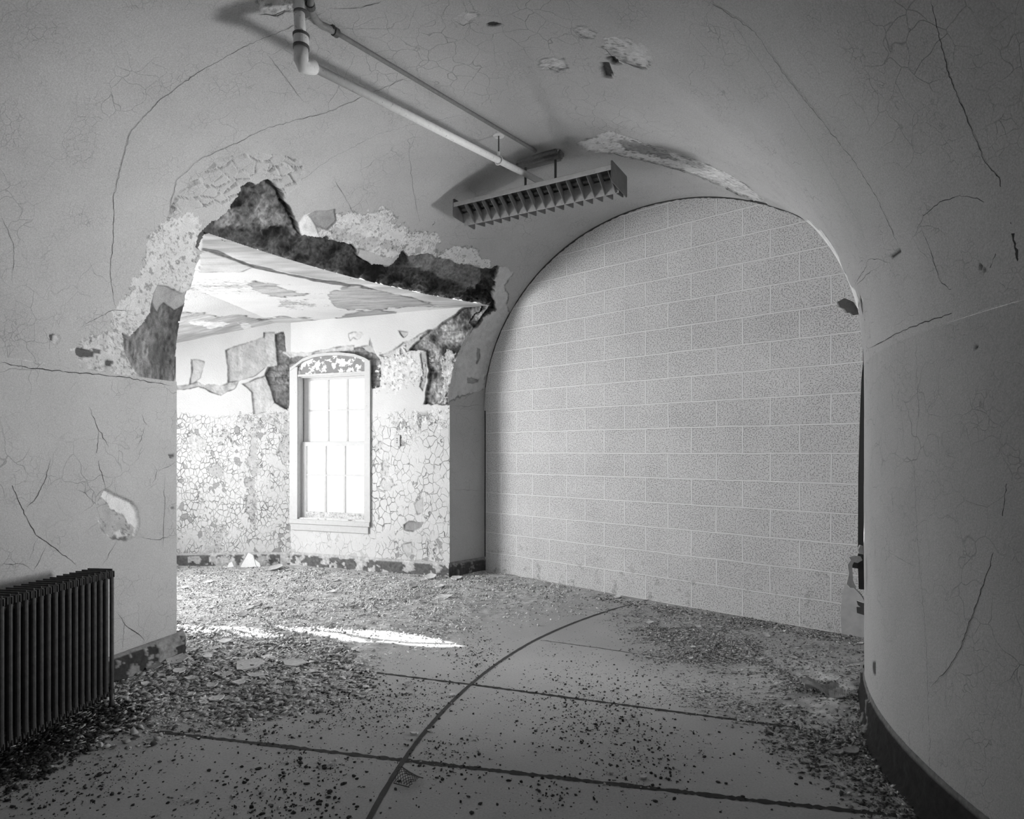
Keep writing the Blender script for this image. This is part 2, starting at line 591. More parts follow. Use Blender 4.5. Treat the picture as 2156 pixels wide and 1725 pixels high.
D_DARK = dict(p=[(426, 495), (446, 468), (459, 462), (486, 438), (500, 408), (520, 381), (540, 391), (564, 378), (591, 404), (597, 425), (621, 458), (628, 482), (634, 499), (685, 504), (746, 516), (754, 539), (780, 554), (821, 564), (833, 545), (850, 530), (862, 542), (902, 535), (920, 545), (966, 557), (1012, 568), (1050, 562), (1041, 586), (1040, 632), (1043, 652), (1018, 668), (1000, 690), (430, 560)],
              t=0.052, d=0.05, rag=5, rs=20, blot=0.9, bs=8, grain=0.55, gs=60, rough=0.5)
VAULT_LAYERS = [
    # cracked blistered shingles over the top left of the opening
    dict(p=[(372, 408), (419, 378), (453, 347), (490, 327), (530, 320), (587, 324), (628, 337), (638, 367), (621, 391), (601, 418), (567, 364), (550, 354), (520, 384), (496, 415), (466, 448), (436, 438), (399, 445), (358, 455), (352, 489), (365, 428)], t=0.52, shingle=0.085, rag=5, rs=8),
    # flecked bare plaster down the left side
    dict(p=[(399, 448), (426, 472), (427, 495), (415, 520), (424, 522), (419, 549), (412, 583), (405, 640), (352, 640), (328, 640), (318, 670), (295, 700), (261, 720), (248, 677), (241, 650), (268, 623), (298, 566), (311, 529), (318, 495), (352, 468)], t=0.66, d=0.0025, rag=7, rs=14, fleck=12, grain=0.08),
    dict(p=[(241, 645), (279, 664), (270, 698), (274, 736), (279, 781), (305, 803), (249, 792), (241, 781), (181, 773), (160, 751), (162, 732), (192, 709), (234, 694)], t=0.62, d=0.004, rag=6, rs=14, fleck=16, grain=0.15),
    dict(p=[(162, 733), (176, 735), (200, 740), (196, 750), (172, 752), (160, 745)], t=0.12, d=0.008, rag=3),
    dict(p=[(196, 733), (215, 737), (212, 745), (198, 743)], t=0.15, d=0.008, rag=3),
    dict(p=[(225, 760), (238, 762), (232, 771), (224, 768)], t=0.12, d=0.008, rag=3),
    # broad flecked zone right of the corner
    dict(p=[(711, 455), (746, 443), (769, 455), (809, 438), (830, 455), (821, 470), (853, 475), (859, 496), (879, 490), (920, 493), (934, 507), (922, 516), (920, 542), (893, 540), (859, 545), (850, 530), (833, 545), (780, 540), (751, 526), (688, 514), (672, 500), (672, 480), (705, 470)], t=0.76, d=0.004, rag=7, rs=12, fleck=9, grain=0.12),
    dict(p=[(700, 480), (760, 492), (850, 525), (780, 530), (690, 503)], t=0.6, d=0.006, rag=9, rs=16, fleck=12, grain=0.15),
    dict(p=[(622, 480), (640, 455), (655, 450), (665, 478), (672, 500), (668, 508), (640, 506)], t=0.8, d=0.004, rag=2),
    dict(p=[(650, 455), (665, 447), (705, 442), (708, 465), (690, 485), (668, 478)], t=0.36, d=0.012, rag=3),
    dict(p=[(920, 542), (925, 530), (951, 525), (957, 516), (972, 522), (995, 519), (1007, 525), (1012, 539), (1030, 551), (1035, 560), (1024, 571), (1006, 562), (966, 558)], t=0.78, d=0.003, rag=6, rs=16, fleck=4, grain=0.08),
    dict(p=[(874, 524), (885, 519), (891, 522), (886, 535), (875, 535)], t=0.45, d=0.004, rag=2),
    # right reveal strip beside the block wall
    dict(p=[(1050, 562), (1067, 565), (1082, 574), (1070, 591), (1062, 603), (1070, 620), (1065, 641), (1073, 661), (1053, 713), (1024, 800), (1018, 818), (966, 835), (940, 850), (930, 806), (960, 733), (1000, 684), (1036, 652), (1036, 603)], t=0.64, d=0.003, rag=4, rs=12, fleck=2, grain=0.10),
    dict(p=[(985, 795), (1010, 798), (1008, 806), (984, 806)], t=0.36, d=0.006, rag=4),
    dict(p=[(1005, 733), (1010, 735), (1011, 755), (1004, 765)], t=0.36, d=0.004, rag=2),
    # torn band above the bay ceiling
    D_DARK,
    dict(p=[(862, 542), (902, 535), (920, 545), (966, 557), (1012, 568), (1018, 590), (1005, 612), (940, 592), (870, 566)], t=0.22, d=0.045, rag=6, grain=0.35, gs=60, soft=5, blot=0.3),
    dict(p=[(560, 400), (590, 415), (600, 450), (625, 490), (560, 490), (540, 450)], t=0.22, d=0.045, rag=14, rs=11, blot=0.55, soft=8, grain=0.5, gs=60),
    dict(p=[(480, 455), (525, 430), (545, 450), (530, 480), (470, 485)], t=0.18, d=0.045, rag=12, blot=0.5, soft=8, grain=0.5, gs=60),
    dict(p=[(757, 525), (830, 547), (823, 564), (782, 556), (753, 541)], t=0.58, d=0.006, rag=2, grain=0.06),
    # rough brown coat left of the opening
    dict(p=[(332, 601), (352, 603), (385, 620), (399, 613), (420, 600), (430, 640), (400, 813), (365, 813), (311, 803), (291, 784), (278, 768), (263, 741), (259, 700), (274, 707), (298, 687), (318, 660), (323, 620)], t=0.20, d=0.022, rag=2.5, grain=0.5, gs=75, blot=0.5, bs=6, str=(1, 1, 0.4)),
    dict(p=[(332, 601), (352, 603), (385, 620), (399, 613), (392, 640), (372, 655), (350, 640), (335, 655), (323, 640), (323, 620)], t=0.40, d=0.018, rag=4, grain=0.12),
    dict(p=[(420, 495), (446, 470), (448, 500), (430, 530), (413, 520)], t=0.09, d=0.04, rag=4, grain=0.3),
    # peeling ring joint over the light
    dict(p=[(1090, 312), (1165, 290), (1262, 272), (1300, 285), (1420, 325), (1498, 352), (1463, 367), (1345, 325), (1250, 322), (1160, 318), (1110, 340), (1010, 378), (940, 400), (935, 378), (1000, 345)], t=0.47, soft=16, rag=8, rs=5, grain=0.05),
    dict(p=[(1216, 301), (1282, 276), (1320, 288), (1370, 310), (1414, 322), (1498, 350), (1560, 384), (1602, 416), (1654, 461), (1637, 450), (1585, 423), (1533, 398), (1463, 367), (1393, 346), (1345, 336), (1282, 322), (1233, 318)], t=0.74, d=0.006, rag=3, rs=10, fleck=3, grain=0.15, str=(1, 1, 2)),
    dict(p=[(1300, 296), (1340, 300), (1400, 322), (1425, 338), (1370, 330), (1320, 315)], t=0.36, d=0.008, rag=4, fleck=5, grain=0.2),
    dict(p=[(1700, 462), (1728, 486), (1750, 512), (1768, 545), (1776, 565), (1790, 598), (1812, 632), (1807, 660), (1755, 620), (1715, 560), (1670, 500)], t=0.86, d=0.003, rag=5, rs=12, grain=0.15),
    # small losses high on the vault
    dict(p=[(954, 40), (975, 29), (996, 28), (1008, 35), (992, 44), (977, 53)], t=0.60, d=0.003, rag=2),
    dict(p=[(1025, 51), (1038, 48), (1057, 53), (1040, 57), (1029, 57)], t=0.05, d=0.01, rag=1),
    dict(p=[(1205, 60), (1230, 56), (1255, 69), (1246, 81), (1221, 75)], t=0.60, d=0.003, rag=3, fleck=3),
    dict(p=[(1275, 79), (1313, 79), (1359, 96), (1371, 121), (1359, 146), (1313, 129), (1284, 121), (1268, 100)], t=0.62, d=0.005, rag=4, fleck=6, grain=0.2),
    dict(p=[(1134, 129), (1146, 123), (1184, 125), (1196, 146), (1171, 152), (1138, 146)], t=0.62, d=0.004, rag=3, fleck=4, grain=0.15),
    dict(p=[(1275, 119), (1292, 121), (1309, 136), (1292, 137)], t=0.03, d=0.02, rag=1),
    dict(p=[(1267, 131), (1282, 131), (1284, 142), (1292, 154), (1286, 166), (1271, 163), (1266, 146)], t=0.06, d=0.015, rag=1.5),
    dict(p=[(545, -20), (618, -20), (616, 22), (600, 22), (585, 32), (560, 28), (545, 20)], t=0.56, d=0.004, rag=3, fleck=6, grain=0.2),
    dict(p=[(106, 708), (122, 704), (126, 712), (118, 726), (108, 720)], t=0.62, d=0.006, rag=1),
    dict(p=[(105, 706), (112, 704), (112, 716), (106, 716)], t=0.12, d=0.006, rag=1),
    dict(p=[(2058, 557), (2066, 558), (2080, 567), (2070, 570)], t=0.04, d=0.01, rag=1.5),
    dict(p=[(1874, 541), (1896, 524), (1898, 530), (1880, 544)], t=0.06, d=0.01, rag=2),
    dict(p=[(2054, 728), (2061, 728), (2061, 735), (2055, 735)], t=0.06, d=0.004, rag=1),
]

VAULT_CRACKS = [
    ([(1490, 0), (1590, 65), (1640, 140), (1720, 240), (1800, 340), (1850, 420), (1893, 518)], 3),
    ([(1960, 0), (2000, 160), (2075, 340), (2105, 375), (2118, 430)], 3),
    ([(2118, 430), (2135, 500), (2150, 570), (2155, 640)], 11),
    ([(1828, 735), (1870, 712), (1930, 685), (1990, 665), (2050, 645), (2110, 630), (2155, 615)], 3.5),
    ([(1925, 500), (1945, 455), (1980, 425), (2020, 412), (2060, 418), (2100, 440), (2118, 448)], 2.5),
    ([(2115, 500), (2095, 540), (2080, 580), (2040, 605), (2000, 610), (1980, 590), (1965, 545), (1940, 475)], 2.5),
    ([(1795, 608), (1820, 570), (1828, 545), (1850, 545), (1880, 555)], 2),
    ([(1800, 605), (1830, 575), (1855, 560)], 2),
    ([(1893, 518), (1898, 530), (1876, 542)], 5),
    ([(1540, 40), (1640, 190), (1730, 330), (1810, 470), (1830, 530)], 1.3),
    ([(700, 18), (760, 15), (810, 2)], 3),
    ([(690, 20), (600, 62), (520, 95), (420, 150), (330, 215), (273, 280), (261, 324), (239, 415), (239, 495), (231, 583), (241, 643)], 2.4),
    ([(355, 451), (362, 420), (372, 380), (420, 335), (500, 300), (560, 270), (700, 232), (760, 205), (870, 158)], 2.4),
    ([(620, 390), (700, 330), (800, 280), (870, 262), (980, 240)], 1.6),
    ([(560, 110), (640, 215), (660, 212)], 1.6),
    ([(700, 60), (860, 60), (880, 0)], 1.3),
    ([(880, 270), (860, 320), (870, 400), (886, 480)], 1.8),
    ([(700, 370), (740, 440), (760, 470)], 1.8),
    ([(980, 480), (985, 500), (1000, 503), (1050, 500)], 1.6),
    ([(1075, 480), (1130, 432), (1200, 400)], 1.3),
    ([(1190, 640), (1250, 560), (1330, 430)], 0.1),
    ([(905, 487), (915, 468), (914, 464)], 14),
    ([(1345, 290), (1370, 305), (1400, 312), (1424, 320)], 5),
    ([(1270, 322), (1300, 325), (1345, 337), (1393, 347), (1463, 368), (1533, 399), (1585, 424), (1637, 450)], 9),
    ([(1740, 545), (1755, 570), (1775, 600), (1795, 628)], 6),
    ([(1770, 572), (1778, 590), (1784, 605)], 8),
    ([(1707, 518), (1712, 530), (1722, 538), (1735, 552)], 7),
    ([(954, 40), (975, 54), (996, 44), (1010, 55)], 4),
    ([(1203, 60), (1222, 77), (1250, 84)], 4),
    ([(1130, 140), (1152, 140), (1176, 152), (1196, 150)], 4),
    ([(1255, 98), (1275, 104), (1300, 125), (1330, 136), (1362, 148)], 6),
    ([(543, 30), (560, 30), (585, 33), (600, 24), (614, 22)], 6),
    ([(970, 0), (978, 10), (994, 3)], 5),
    ([(1345, 15), (1360, 24), (1372, 30)], 3),
    ([(360, 560), (350, 600), (300, 640)], 0.1),
    ([(165, 690), (200, 672), (240, 652), (285, 655)], 2.5),
    ([(0, 763), (60, 775), (180, 787), (250, 793), (310, 803), (360, 812)], 5),
    ([(0, 450), (30, 520), (25, 600)], 1.2),
    ([(90, 690), (105, 722), (104, 740)], 3),
]


def shell_mesh():
    t = spaced([(0, 1.35, 400), (1.35, math.pi, 240)])
    ph = np.radians(spaced([(124, 133, 20), (133, 172, 640), (172, 208, 300), (208, 262, 60)]))
    T, PH = np.meshgrid(t, ph, indexing='ij')
    r = RM + HA * np.cos(T)
    h = SPR + RISE * np.sin(T)
    P = np.stack([C0[0] + r * np.cos(PH), C0[1] + r * np.sin(PH), h], -1).reshape(-1, 3)
    nr, nh = -np.cos(T) / HA, -np.sin(T) / RISE
    k = np.hypot(nr, nh)
    N = np.stack([nr / k * np.cos(PH), nr / k * np.sin(PH), nh / k], -1).reshape(-1, 3)
    tone = np.full(len(P), 0.49)
    tone *= 1 + 0.05 * fbm(P, 2.2, 4, 2)
    disp = 0.006 * fbm(P, 1.6, 3, 8) + 0.0012 * fbm(P, 14, 3, 9)
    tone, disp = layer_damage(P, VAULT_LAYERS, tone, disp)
    Q = P - N * disp[:, None]
    cL = cross2(dL, P[:, 0], P[:, 1], J1)
    cR = cross2(dR, P[:, 0], P[:, 1], J2)
    rr = r.reshape(-1)
    edge = 0.008 * fbm(P, 22, 3, 70)
    hole = (cL > edge) & (cR < edge) & (P[:, 2] < hc_bay(P[:, 0], P[:, 1]) - 0.012 + edge) & (rr > RM + 0.3)
    # snap the first row kept at the bay sides onto the reveal planes stays within half a cell
    hg = hole.reshape(T.shape)
    keep = ~(hg[:-1, :-1] & hg[1:, 1:] & hg[1:, :-1] & hg[:-1, 1:])
    F = grid_faces(*T.shape, keep)
    V, F, A = compact(Q, F, dict(tone=tone))
    cv, cf, ct = crack_ribbons([c for c in VAULT_CRACKS if c[1] > 0.5], shell_pt, shell_normal, lift=0.002)
    F = np.concatenate([F, cf + len(V)])
    V = np.concatenate([V, cv])
    return np_mesh('ceiling', V, F4=F, attrs=dict(tone=np.concatenate([A['tone'], ct])))


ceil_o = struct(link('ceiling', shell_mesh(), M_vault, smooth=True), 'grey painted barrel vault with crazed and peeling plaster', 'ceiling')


def cyl_mesh(name, R, phs, hs, layers, cracks, base=0.5, side=1, gap=None):
    PHd, Hh = np.meshgrid(np.radians(phs), hs, indexing='ij')
    P = np.stack([C0[0] + R * np.cos(PHd), C0[1] + R * np.sin(PHd), Hh], -1).reshape(-1, 3)
    N = np.stack([-side * np.cos(PHd), -side * np.sin(PHd), Hh * 0], -1).reshape(-1, 3)
    tone = np.full(len(P), base) * (1 + 0.05 * fbm(P, 2.4, 4, 2))
    disp = 0.005 * fbm(P, 1.6, 3, 8) + 0.001 * fbm(P, 14, 3, 9)
    tone, disp = layer_damage(P, layers, tone, disp)
    V = P - N * disp[:, None]
    kp = None
    if gap:
        pd = np.degrees(PHd)
        kp = ~((pd > gap[0]) & (pd < gap[1]) & (Hh > 0.14) & (Hh < 1.6))[:-1, :-1]
    F = grid_faces(*PHd.shape, kp)
    A = tone
    if cracks:
        cv, cf, ct = crack_ribbons(cracks, shell_pt, shell_normal)
        F = np.concatenate([F, cf + len(V)]); V = np.concatenate([V, cv]); A = np.concatenate([A, ct])
    return np_mesh(name, V, F4=F, attrs=dict(tone=A))


LW_LAYERS = [
    dict(p=[(222, 1031), (245, 1044), (279, 1058), (290, 1075), (294, 1105), (284, 1131), (260, 1137), (234, 1133), (215, 1116), (203, 1082), (205, 1060)], t=0.82, d=0.016, rag=1.2, grain=0.05),
    dict(p=[(214, 1044), (228, 1052), (240, 1072), (262, 1085), (275, 1100), (290, 1112), (282, 1130), (260, 1136), (234, 1132), (215, 1114), (206, 1082), (206, 1062)], t=0.48, d=0.013, rag=4, rs=14, fleck=3, grain=0.12),
    dict(p=[(242, 1122), (256, 1114), (262, 1126), (270, 1118), (276, 1132), (250, 1134)], t=0.8, d=0.008, rag=3, fleck=2),
    dict(p=[(360, 1068), (368, 1066), (368, 1072), (360, 1072)], t=0.2, d=0.004, rag=1),
    dict(p=[(356, 958), (366, 956), (366, 963), (358, 964)], t=0.15, d=0.004, rag=1),
]
LW_CRACKS = [
    ([(0, 815), (20, 870), (38, 920), (45, 1000)], 4), ([(185, 855), (205, 900), (230, 942)], 3.5),
    ([(207, 905), (203, 960), (222, 1030)], 3.5), ([(105, 965), (95, 1010), (72, 1056), (50, 1070)], 3.5),
    ([(0, 1015), (20, 1012), (45, 1070), (75, 1128), (110, 1150), (160, 1190)], 4),
    ([(290, 1130), (330, 1138), (370, 1125)], 3), ([(157, 1028), (180, 1040), (203, 1062)], 3),
    ([(30, 965), (20, 1012)], 3), ([(245, 1290), (270, 1322), (290, 1335), (305, 1350)], 4),
    ([(80, 1130), (60, 1182)], 2.5), ([(102, 1143), (68, 1208)], 2.5), ([(0, 1188), (50, 1188), (70, 1205)], 3),
    ([(248, 1138), (215, 1192)], 1.8), ([(275, 800), (272, 824)], 4), ([(237, 797), (234, 825)], 2.5),
    ([(298, 870), (303, 888), (314, 900)], 4), ([(306, 900), (292, 940), (283, 948)], 2.5),
    ([(320, 975), (330, 992), (320, 1025)], 2.5), ([(330, 992), (352, 985), (370, 972)], 3),
    ([(345, 1000), (347, 1070), (342, 1160)], 2), ([(102, 895), (100, 915)], 2), ([(300, 1010), (288, 1032)], 2),
    ([(320, 1210), (317, 1235)], 3), ([(262, 1295), (258, 1370)], 1.6), ([(345, 1310), (352, 1298), (362, 1306)], 2),
]
lw_ph = spaced([(162.2, 186, 330), (186, 262, 60)])
lw_h = spaced([(0, 0.14, 2), (0.14, SPR, 190)])
wl = struct(link('wall_left', cyl_mesh('wall_left', R2, lw_ph, lw_h, LW_LAYERS, LW_CRACKS, 0.50, 1), M_wall, smooth=True),
            'grey plaster wall curving past the radiator', 'wall')
RW_LAYERS = [
    dict(p=[(2054, 728), (2061, 728), (2061, 735), (2055, 735)], t=0.06, d=0.004, rag=1),
    dict(p=[(1838, 1395), (1842, 1395), (1842, 1420), (1838, 1418)], t=0.1, d=0.003, rag=1.5),
]
RW_CRACKS = [
    ([(2152, 740), (2140, 820), (2125, 980), (2110, 1105), (2085, 1190), (2050, 1290), (2020, 1370), (1995, 1410), (1960, 1448)], 3.2),
    ([(2106, 1106), (2130, 1128), (2156, 1155)], 4),
    ([(1928, 700), (1935, 870), (1925, 960), (1935, 1180), (1950, 1330), (1958, 1560), (1958, 1640)], 1.5),
    ([(1915, 1530), (1915, 1580)], 2), ([(1944, 1520), (1944, 1545)], 3), ([(1850, 1150), (1900, 1180), (1935, 1195)], 1),
    ([(1995, 1370), (1990, 1500)], 1), ([(1900, 880), (1905, 960)], 1), ([(2040, 690), (2044, 760)], 1),
    ([(1846, 1240), (1858, 1270)], 1.5),
]
rw_ph = spaced([(112, 150, 60), (150, 215, 420), (215, 262, 40)])
rw_h = spaced([(0, 0.14, 2), (0.14, SPR, 150)])
wr = struct(link('wall_right', cyl_mesh('wall_right', R1, rw_ph, rw_h, RW_LAYERS, RW_CRACKS, 0.45, -1, gap=(140.5, 151.0)), M_wallR, smooth=True),  # gap is an opening added for the recess fill lamp
            'convex grey plaster wall on the right', 'wall')
# pier between the bay and the block wall
PIER_CR = [([(949, 1030), (975, 1031), (1000, 1034), (1021, 1033)], 2.5), ([(950, 853), (985, 855), (1021, 853)], 3), ([(968, 848), (985, 835), (1010, 820)], 3)]
pier = struct(link('wall_pier', cyl_mesh('wall_pier', R2, spaced([(125, 133, 4), (133, 137.38, 70)]), spaced([(0, 0.14, 2), (0.14, SPR, 120)]), [], PIER_CR, 0.50, 1), M_wall, smooth=True),
              'smooth grey pier between the bay and the block wall', 'wall')

# end walls closing the corridor behind the doorway and behind the block wall
def cap_wall(name, phd):
    bm = bmesh.new()
    n = 24
    pts = [(R2, 0)] + [(RM + HA * math.cos(t), SPR + RISE * math.sin(t)) for t in np.linspace(0, math.pi, n)] + [(R1, 0)]
    a = math.radians(phd)
    rings = []
    for da in (0, 0.02):
        rings.append([bm.verts.new((C0[0] + r * math.cos(a + da), C0[1] + r * math.sin(a + da), h)) for r, h in pts])
    bm.faces.new(rings[0]); bm.faces.new(rings[1][::-1])
    for i in range(len(pts)):
        j = (i + 1) % len(pts)
        bm.faces.new((rings[0][i], rings[1][i], rings[1][j], rings[0][j]))
    return struct(bm_obj(name, bm, M_end), 'plain grey end wall of the corridor', 'wall')


M_end = mat_flat('end_wall_plaster', 0.12, 0.9)
cap_wall('wall_rear', 262)

# ------------------------------------------------------------------ block wall
def block_mat():
    m, nt, b = newmat('painted_concrete_block')
    b.inputs['Roughness'].default_value = 0.8
    tc = nd(nt, 'ShaderNodeTexCoord').outputs['Object']
    sp = nd(nt, 'ShaderNodeSeparateXYZ'); nt.links.new(tc, sp.inputs[0])
    cb = nd(nt, 'ShaderNodeCombineXYZ')
    wob = remap(nt, noise_(nt, tc, 3.0, 2), 0.3, 0.7, -0.003, 0.003)
    nt.links.new(math_(nt, 'ADD', math_(nt, 'ADD', sp.outputs[0], BLOCK_PHASE), wob), cb.inputs[0])
    nt.links.new(math_(nt, 'ADD', sp.outputs[2], wob), cb.inputs[1])
    br = nd(nt, 'ShaderNodeTexBrick')
    br.offset = 0.5
    br.inputs['Scale'].default_value = 1
    br.inputs['Brick Width'].default_value = 0.406
    br.inputs['Row Height'].default_value = 0.2032
    br.inputs['Mortar Size'].default_value = 0.0065
    br.inputs['Mortar Smooth'].default_value = 0.25
    br.inputs['Color1'].default_value = (1, 1, 1, 1)
    br.inputs['Color2'].default_value = (0.955, 0.955, 0.955, 1)
    br.inputs['Mortar'].default_value = (1.13, 1.13, 1.13, 1)
    nt.links.new(cb.outputs[0], br.inputs['Vector'])
    c = nd(nt, 'ShaderNodeSeparateColor'); nt.links.new(br.outputs['Color'], c.inputs[0])
    fac = br.outputs['Fac']
    pore = noise_(nt, tc, 115, 2, 0.6)
    pm = remap(nt, noise_(nt, tc, 2.5, 3), 0.3, 0.7, 0.55, 0.51)
    por = math_(nt, 'MULTIPLY', remap(nt, math_(nt, 'SUBTRACT', pore, pm), 0.03, 0.07, 0, 1), math_(nt, 'SUBTRACT', 1.0, fac))
    v = math_(nt, 'MULTIPLY', c.outputs[0], 0.60)
    v = math_(nt, 'MULTIPLY', v, remap(nt, noise_(nt, tc, 2.0, 5), 0.3, 0.7, 0.95, 1.05))
    v = math_(nt, 'MULTIPLY', v, remap(nt, por, 0, 1, 1, 0.55))
    # worn scuffs low on the wall and a grimy patch at the right foot
    sc = math_(nt, 'MULTIPLY', remap(nt, noise_(nt, tc, 12, 4), 0.56, 0.66, 0, 0.35), remap(nt, sp.outputs[2], 0.1, 0.5, 1, 0))
    v = math_(nt, 'MULTIPLY', v, math_(nt, 'SUBTRACT', 1.0, sc))
    gray(nt, v, b)
    hg = math_(nt, 'SUBTRACT', math_(nt, 'MULTIPLY', fac, 0.9), math_(nt, 'MULTIPLY', por, 0.5))
    bump(nt, b, hg, 0.006)
    return m


def block_uv(px, py):
    n = np.array([-BD[1], BD[0], 0])
    p = plane_pt(px, py, np.array([BL[0], BL[1], 0]), n)
    return (p[:2] - BL) @ BD, p[2]


_u, _h0 = block_uv(1621.7, 925)          # a head joint in that course
_row = math.floor(_h0 / 0.2032)
BLOCK_PHASE = (-_u - (0.203 if _row % 2 else 0)) % 0.406
M_block = block_mat()


def block_wall():
    bm = bmesh.new()
    us = np.linspace(-0.06, 4.6, 120)
    prof = []
    for u in us:
        q = BL + BD * u
        r = math.hypot(*(q - C0))
        if r >= R2:
            hh = SPR * 0.985
        elif r <= R1:
            hh = SPR
        else:
            hh = float(vault_h(r))
        prof.append((u, hh + 0.012, r))
    prof = [p for p in prof if p[2] > R1 - 0.03]
    top = [(p[0], p[1]) for p in prof]
    pts = [(top[0][0], 0.0)] + top + [(top[-1][0], 0.0)]
    rings = []
    for y in (0, 0.19):
        rings.append([bm.verts.new((u, y, h)) for u, h in pts])
    bm.faces.new(rings[0]); bm.faces.new(rings[1][::-1])
    for i in range(len(pts)):
        j = (i + 1) % len(pts)
        bm.faces.new((rings[0][i], rings[1][i], rings[1][j], rings[0][j]))
    o = bm_obj('wall_back', bm, M_block)
    o.location = (BL[0], BL[1], 0)
    o.rotation_euler = (0, 0, math.atan2(BD[1], BD[0]))
    return o


wb = struct(block_wall(), 'painted concrete block wall filling the arch', 'wall')

# ------------------------------------------------------------------ floor
B_ARC = 4.575
FL_JOINTS = [([(150, 1522), (290, 1536.6), (560, 1568), (840, 1600.6), (1120, 1632), (1400, 1664), (1600, 1688), (1944, 1724)], 34),
             ([(560, 1391), (780, 1415.7), (1000, 1443), (1200, 1470), (1400, 1496.7), (1600, 1523), (1745, 1541)], 27),
             ([(1130, 1347), (1260, 1365), (1373, 1381.7), (1480, 1397)], 9),
             ([(1180, 1277), (1213, 1281.7), (1306, 1295), (1400, 1308), (1500, 1323)], 7)]
JOINT_B = [C0 + np.interp(a, [128, 138, 150, 176], [4.525, 4.545, 4.575, 4.59]) * np.array([math.cos(math.radians(a)), math.sin(math.radians(a))]) for a in np.arange(129, 212, 0.35)]


def floor_mesh():
    xs = spaced([(-7, -4, 20), (-4, 3, 380), (3, 9, 14)])
    ys = spaced([(-5, 1.9, 20), (1.9, 5, 260), (5, 7.5, 130), (7.5, 11, 8)])
    X, Y = np.meshgrid(xs, ys, indexing='ij')
    P = np.stack([X, Y, X * 0], -1).reshape(-1, 3)
    x, y = to_px(P)
    tone = np.full(len(P), 0.40) * (1 + 0.10 * fbm(P, 3, 4, 2))
    rub = np.clip(sdf(RUBBLE[0], x, y) / 60 + 0.5 + 0.5 * fbm(P, 4, 3, 4), 0, 1)
    for R_ in RUBBLE[1:]:
        rub = np.maximum(rub, np.clip(sdf(R_, x, y) / 40 + 0.4 + 0.5 * fbm(P, 5, 3, 6), 0, 1))
    rough = fbm(P, 26, 4, 12)
    tone = tone * (1 - rub) + rub * (0.46 + 0.32 * rough)
    z = rub * (0.012 + 0.018 * fbm(P, 5, 3, 14) + 0.010 * np.abs(rough))
    P[:, 2] = z
    F = grid_faces(*X.shape)
    V = P
    zf = lambda q: 0
    cv, cf, ct = [], [], []
    up = lambda p: np.array([0, 0, 1.0])
    a, b, c = crack_ribbons(FL_JOINTS, lambda px, py: floor_pt(px, py), up, tone=0.03, lift=0.0015, jit=0.35)
    # the curved joint
    r = random.Random(3)
    Vb, Fb = [], []
    for i, q in enumerate(JOINT_B):
        n = (q - C0) / B_ARC
        hw = 0.0110 * r.uniform(0.9, 1.1) * (1 if i > 20 else 0.6)
        Vb += [[q[0] + n[0] * hw, q[1] + n[1] * hw, 0.0016], [q[0] - n[0] * hw, q[1] - n[1] * hw, 0.0016]]
        if i:
            k = len(Vb); Fb.append((k - 4, k - 3, k - 1, k - 2))
    F = np.concatenate([F, b + len(V), np.array(Fb) + len(V) + len(a)])
    V = np.concatenate([V, a, np.array(Vb)])
    T = np.concatenate([tone, c, np.full(len(Vb), 0.05)])
    return np_mesh('floor', V, F4=F, attrs=dict(tone=T))


RUBBLE = [
    [(-300, 1150), (360, 1160), (1030, 1190), (1120, 1222), (1250, 1255), (1180, 1262), (1100, 1290), (1010, 1300), (960, 1335), (860, 1350), (760, 1375), (640, 1400), (560, 1420), (480, 1440), (420, 1470), (330, 1500), (250, 1520), (-300, 1640)],
    [(-200, 1560), (60, 1545), (250, 1490), (240, 1520), (120, 1600), (0, 1670), (-200, 1780)],
    [(1560, 1400), (1700, 1390), (1835, 1400), (1835, 1560), (1760, 1540), (1650, 1500)],
]
fl = struct(link('floor', floor_mesh(), M_floor, smooth=True), 'dusty concrete floor with joints, strewn with debris', 'floor')

# ================================================================== THE BAY
XW = dR                                   # along the window wall, towards the corridor
NW = np.array([-dR[1], dR[0]])            # out of the room
n3 = np.array([NW[0], NW[1], 0.0])


def win_uv(px, py, back=0.0):
    """local (x, h) on the window wall set back by 'back'"""
    p = plane_pt(px, py, np.array([J2[0], J2[1], 0]) + n3 * back, n3)
    return (p[:2] - J2) @ XW, p[2]


WL_, _ = win_uv(628, 950); WR_, _ = win_uv(769.5, 950)
SILL = win_uv(700, 1092)[1]
ARCH = [win_uv(a, b) for a, b in ((612, 790), (613, 776), (626, 766), (639, 756), (663, 747), (687, 743.5), (717, 742.5), (748, 746), (770, 754), (781, 761), (781, 790))]
HEAD = win_uv(700, 768)[1]
OPEN_TOP = win_uv(700, 752)[1]

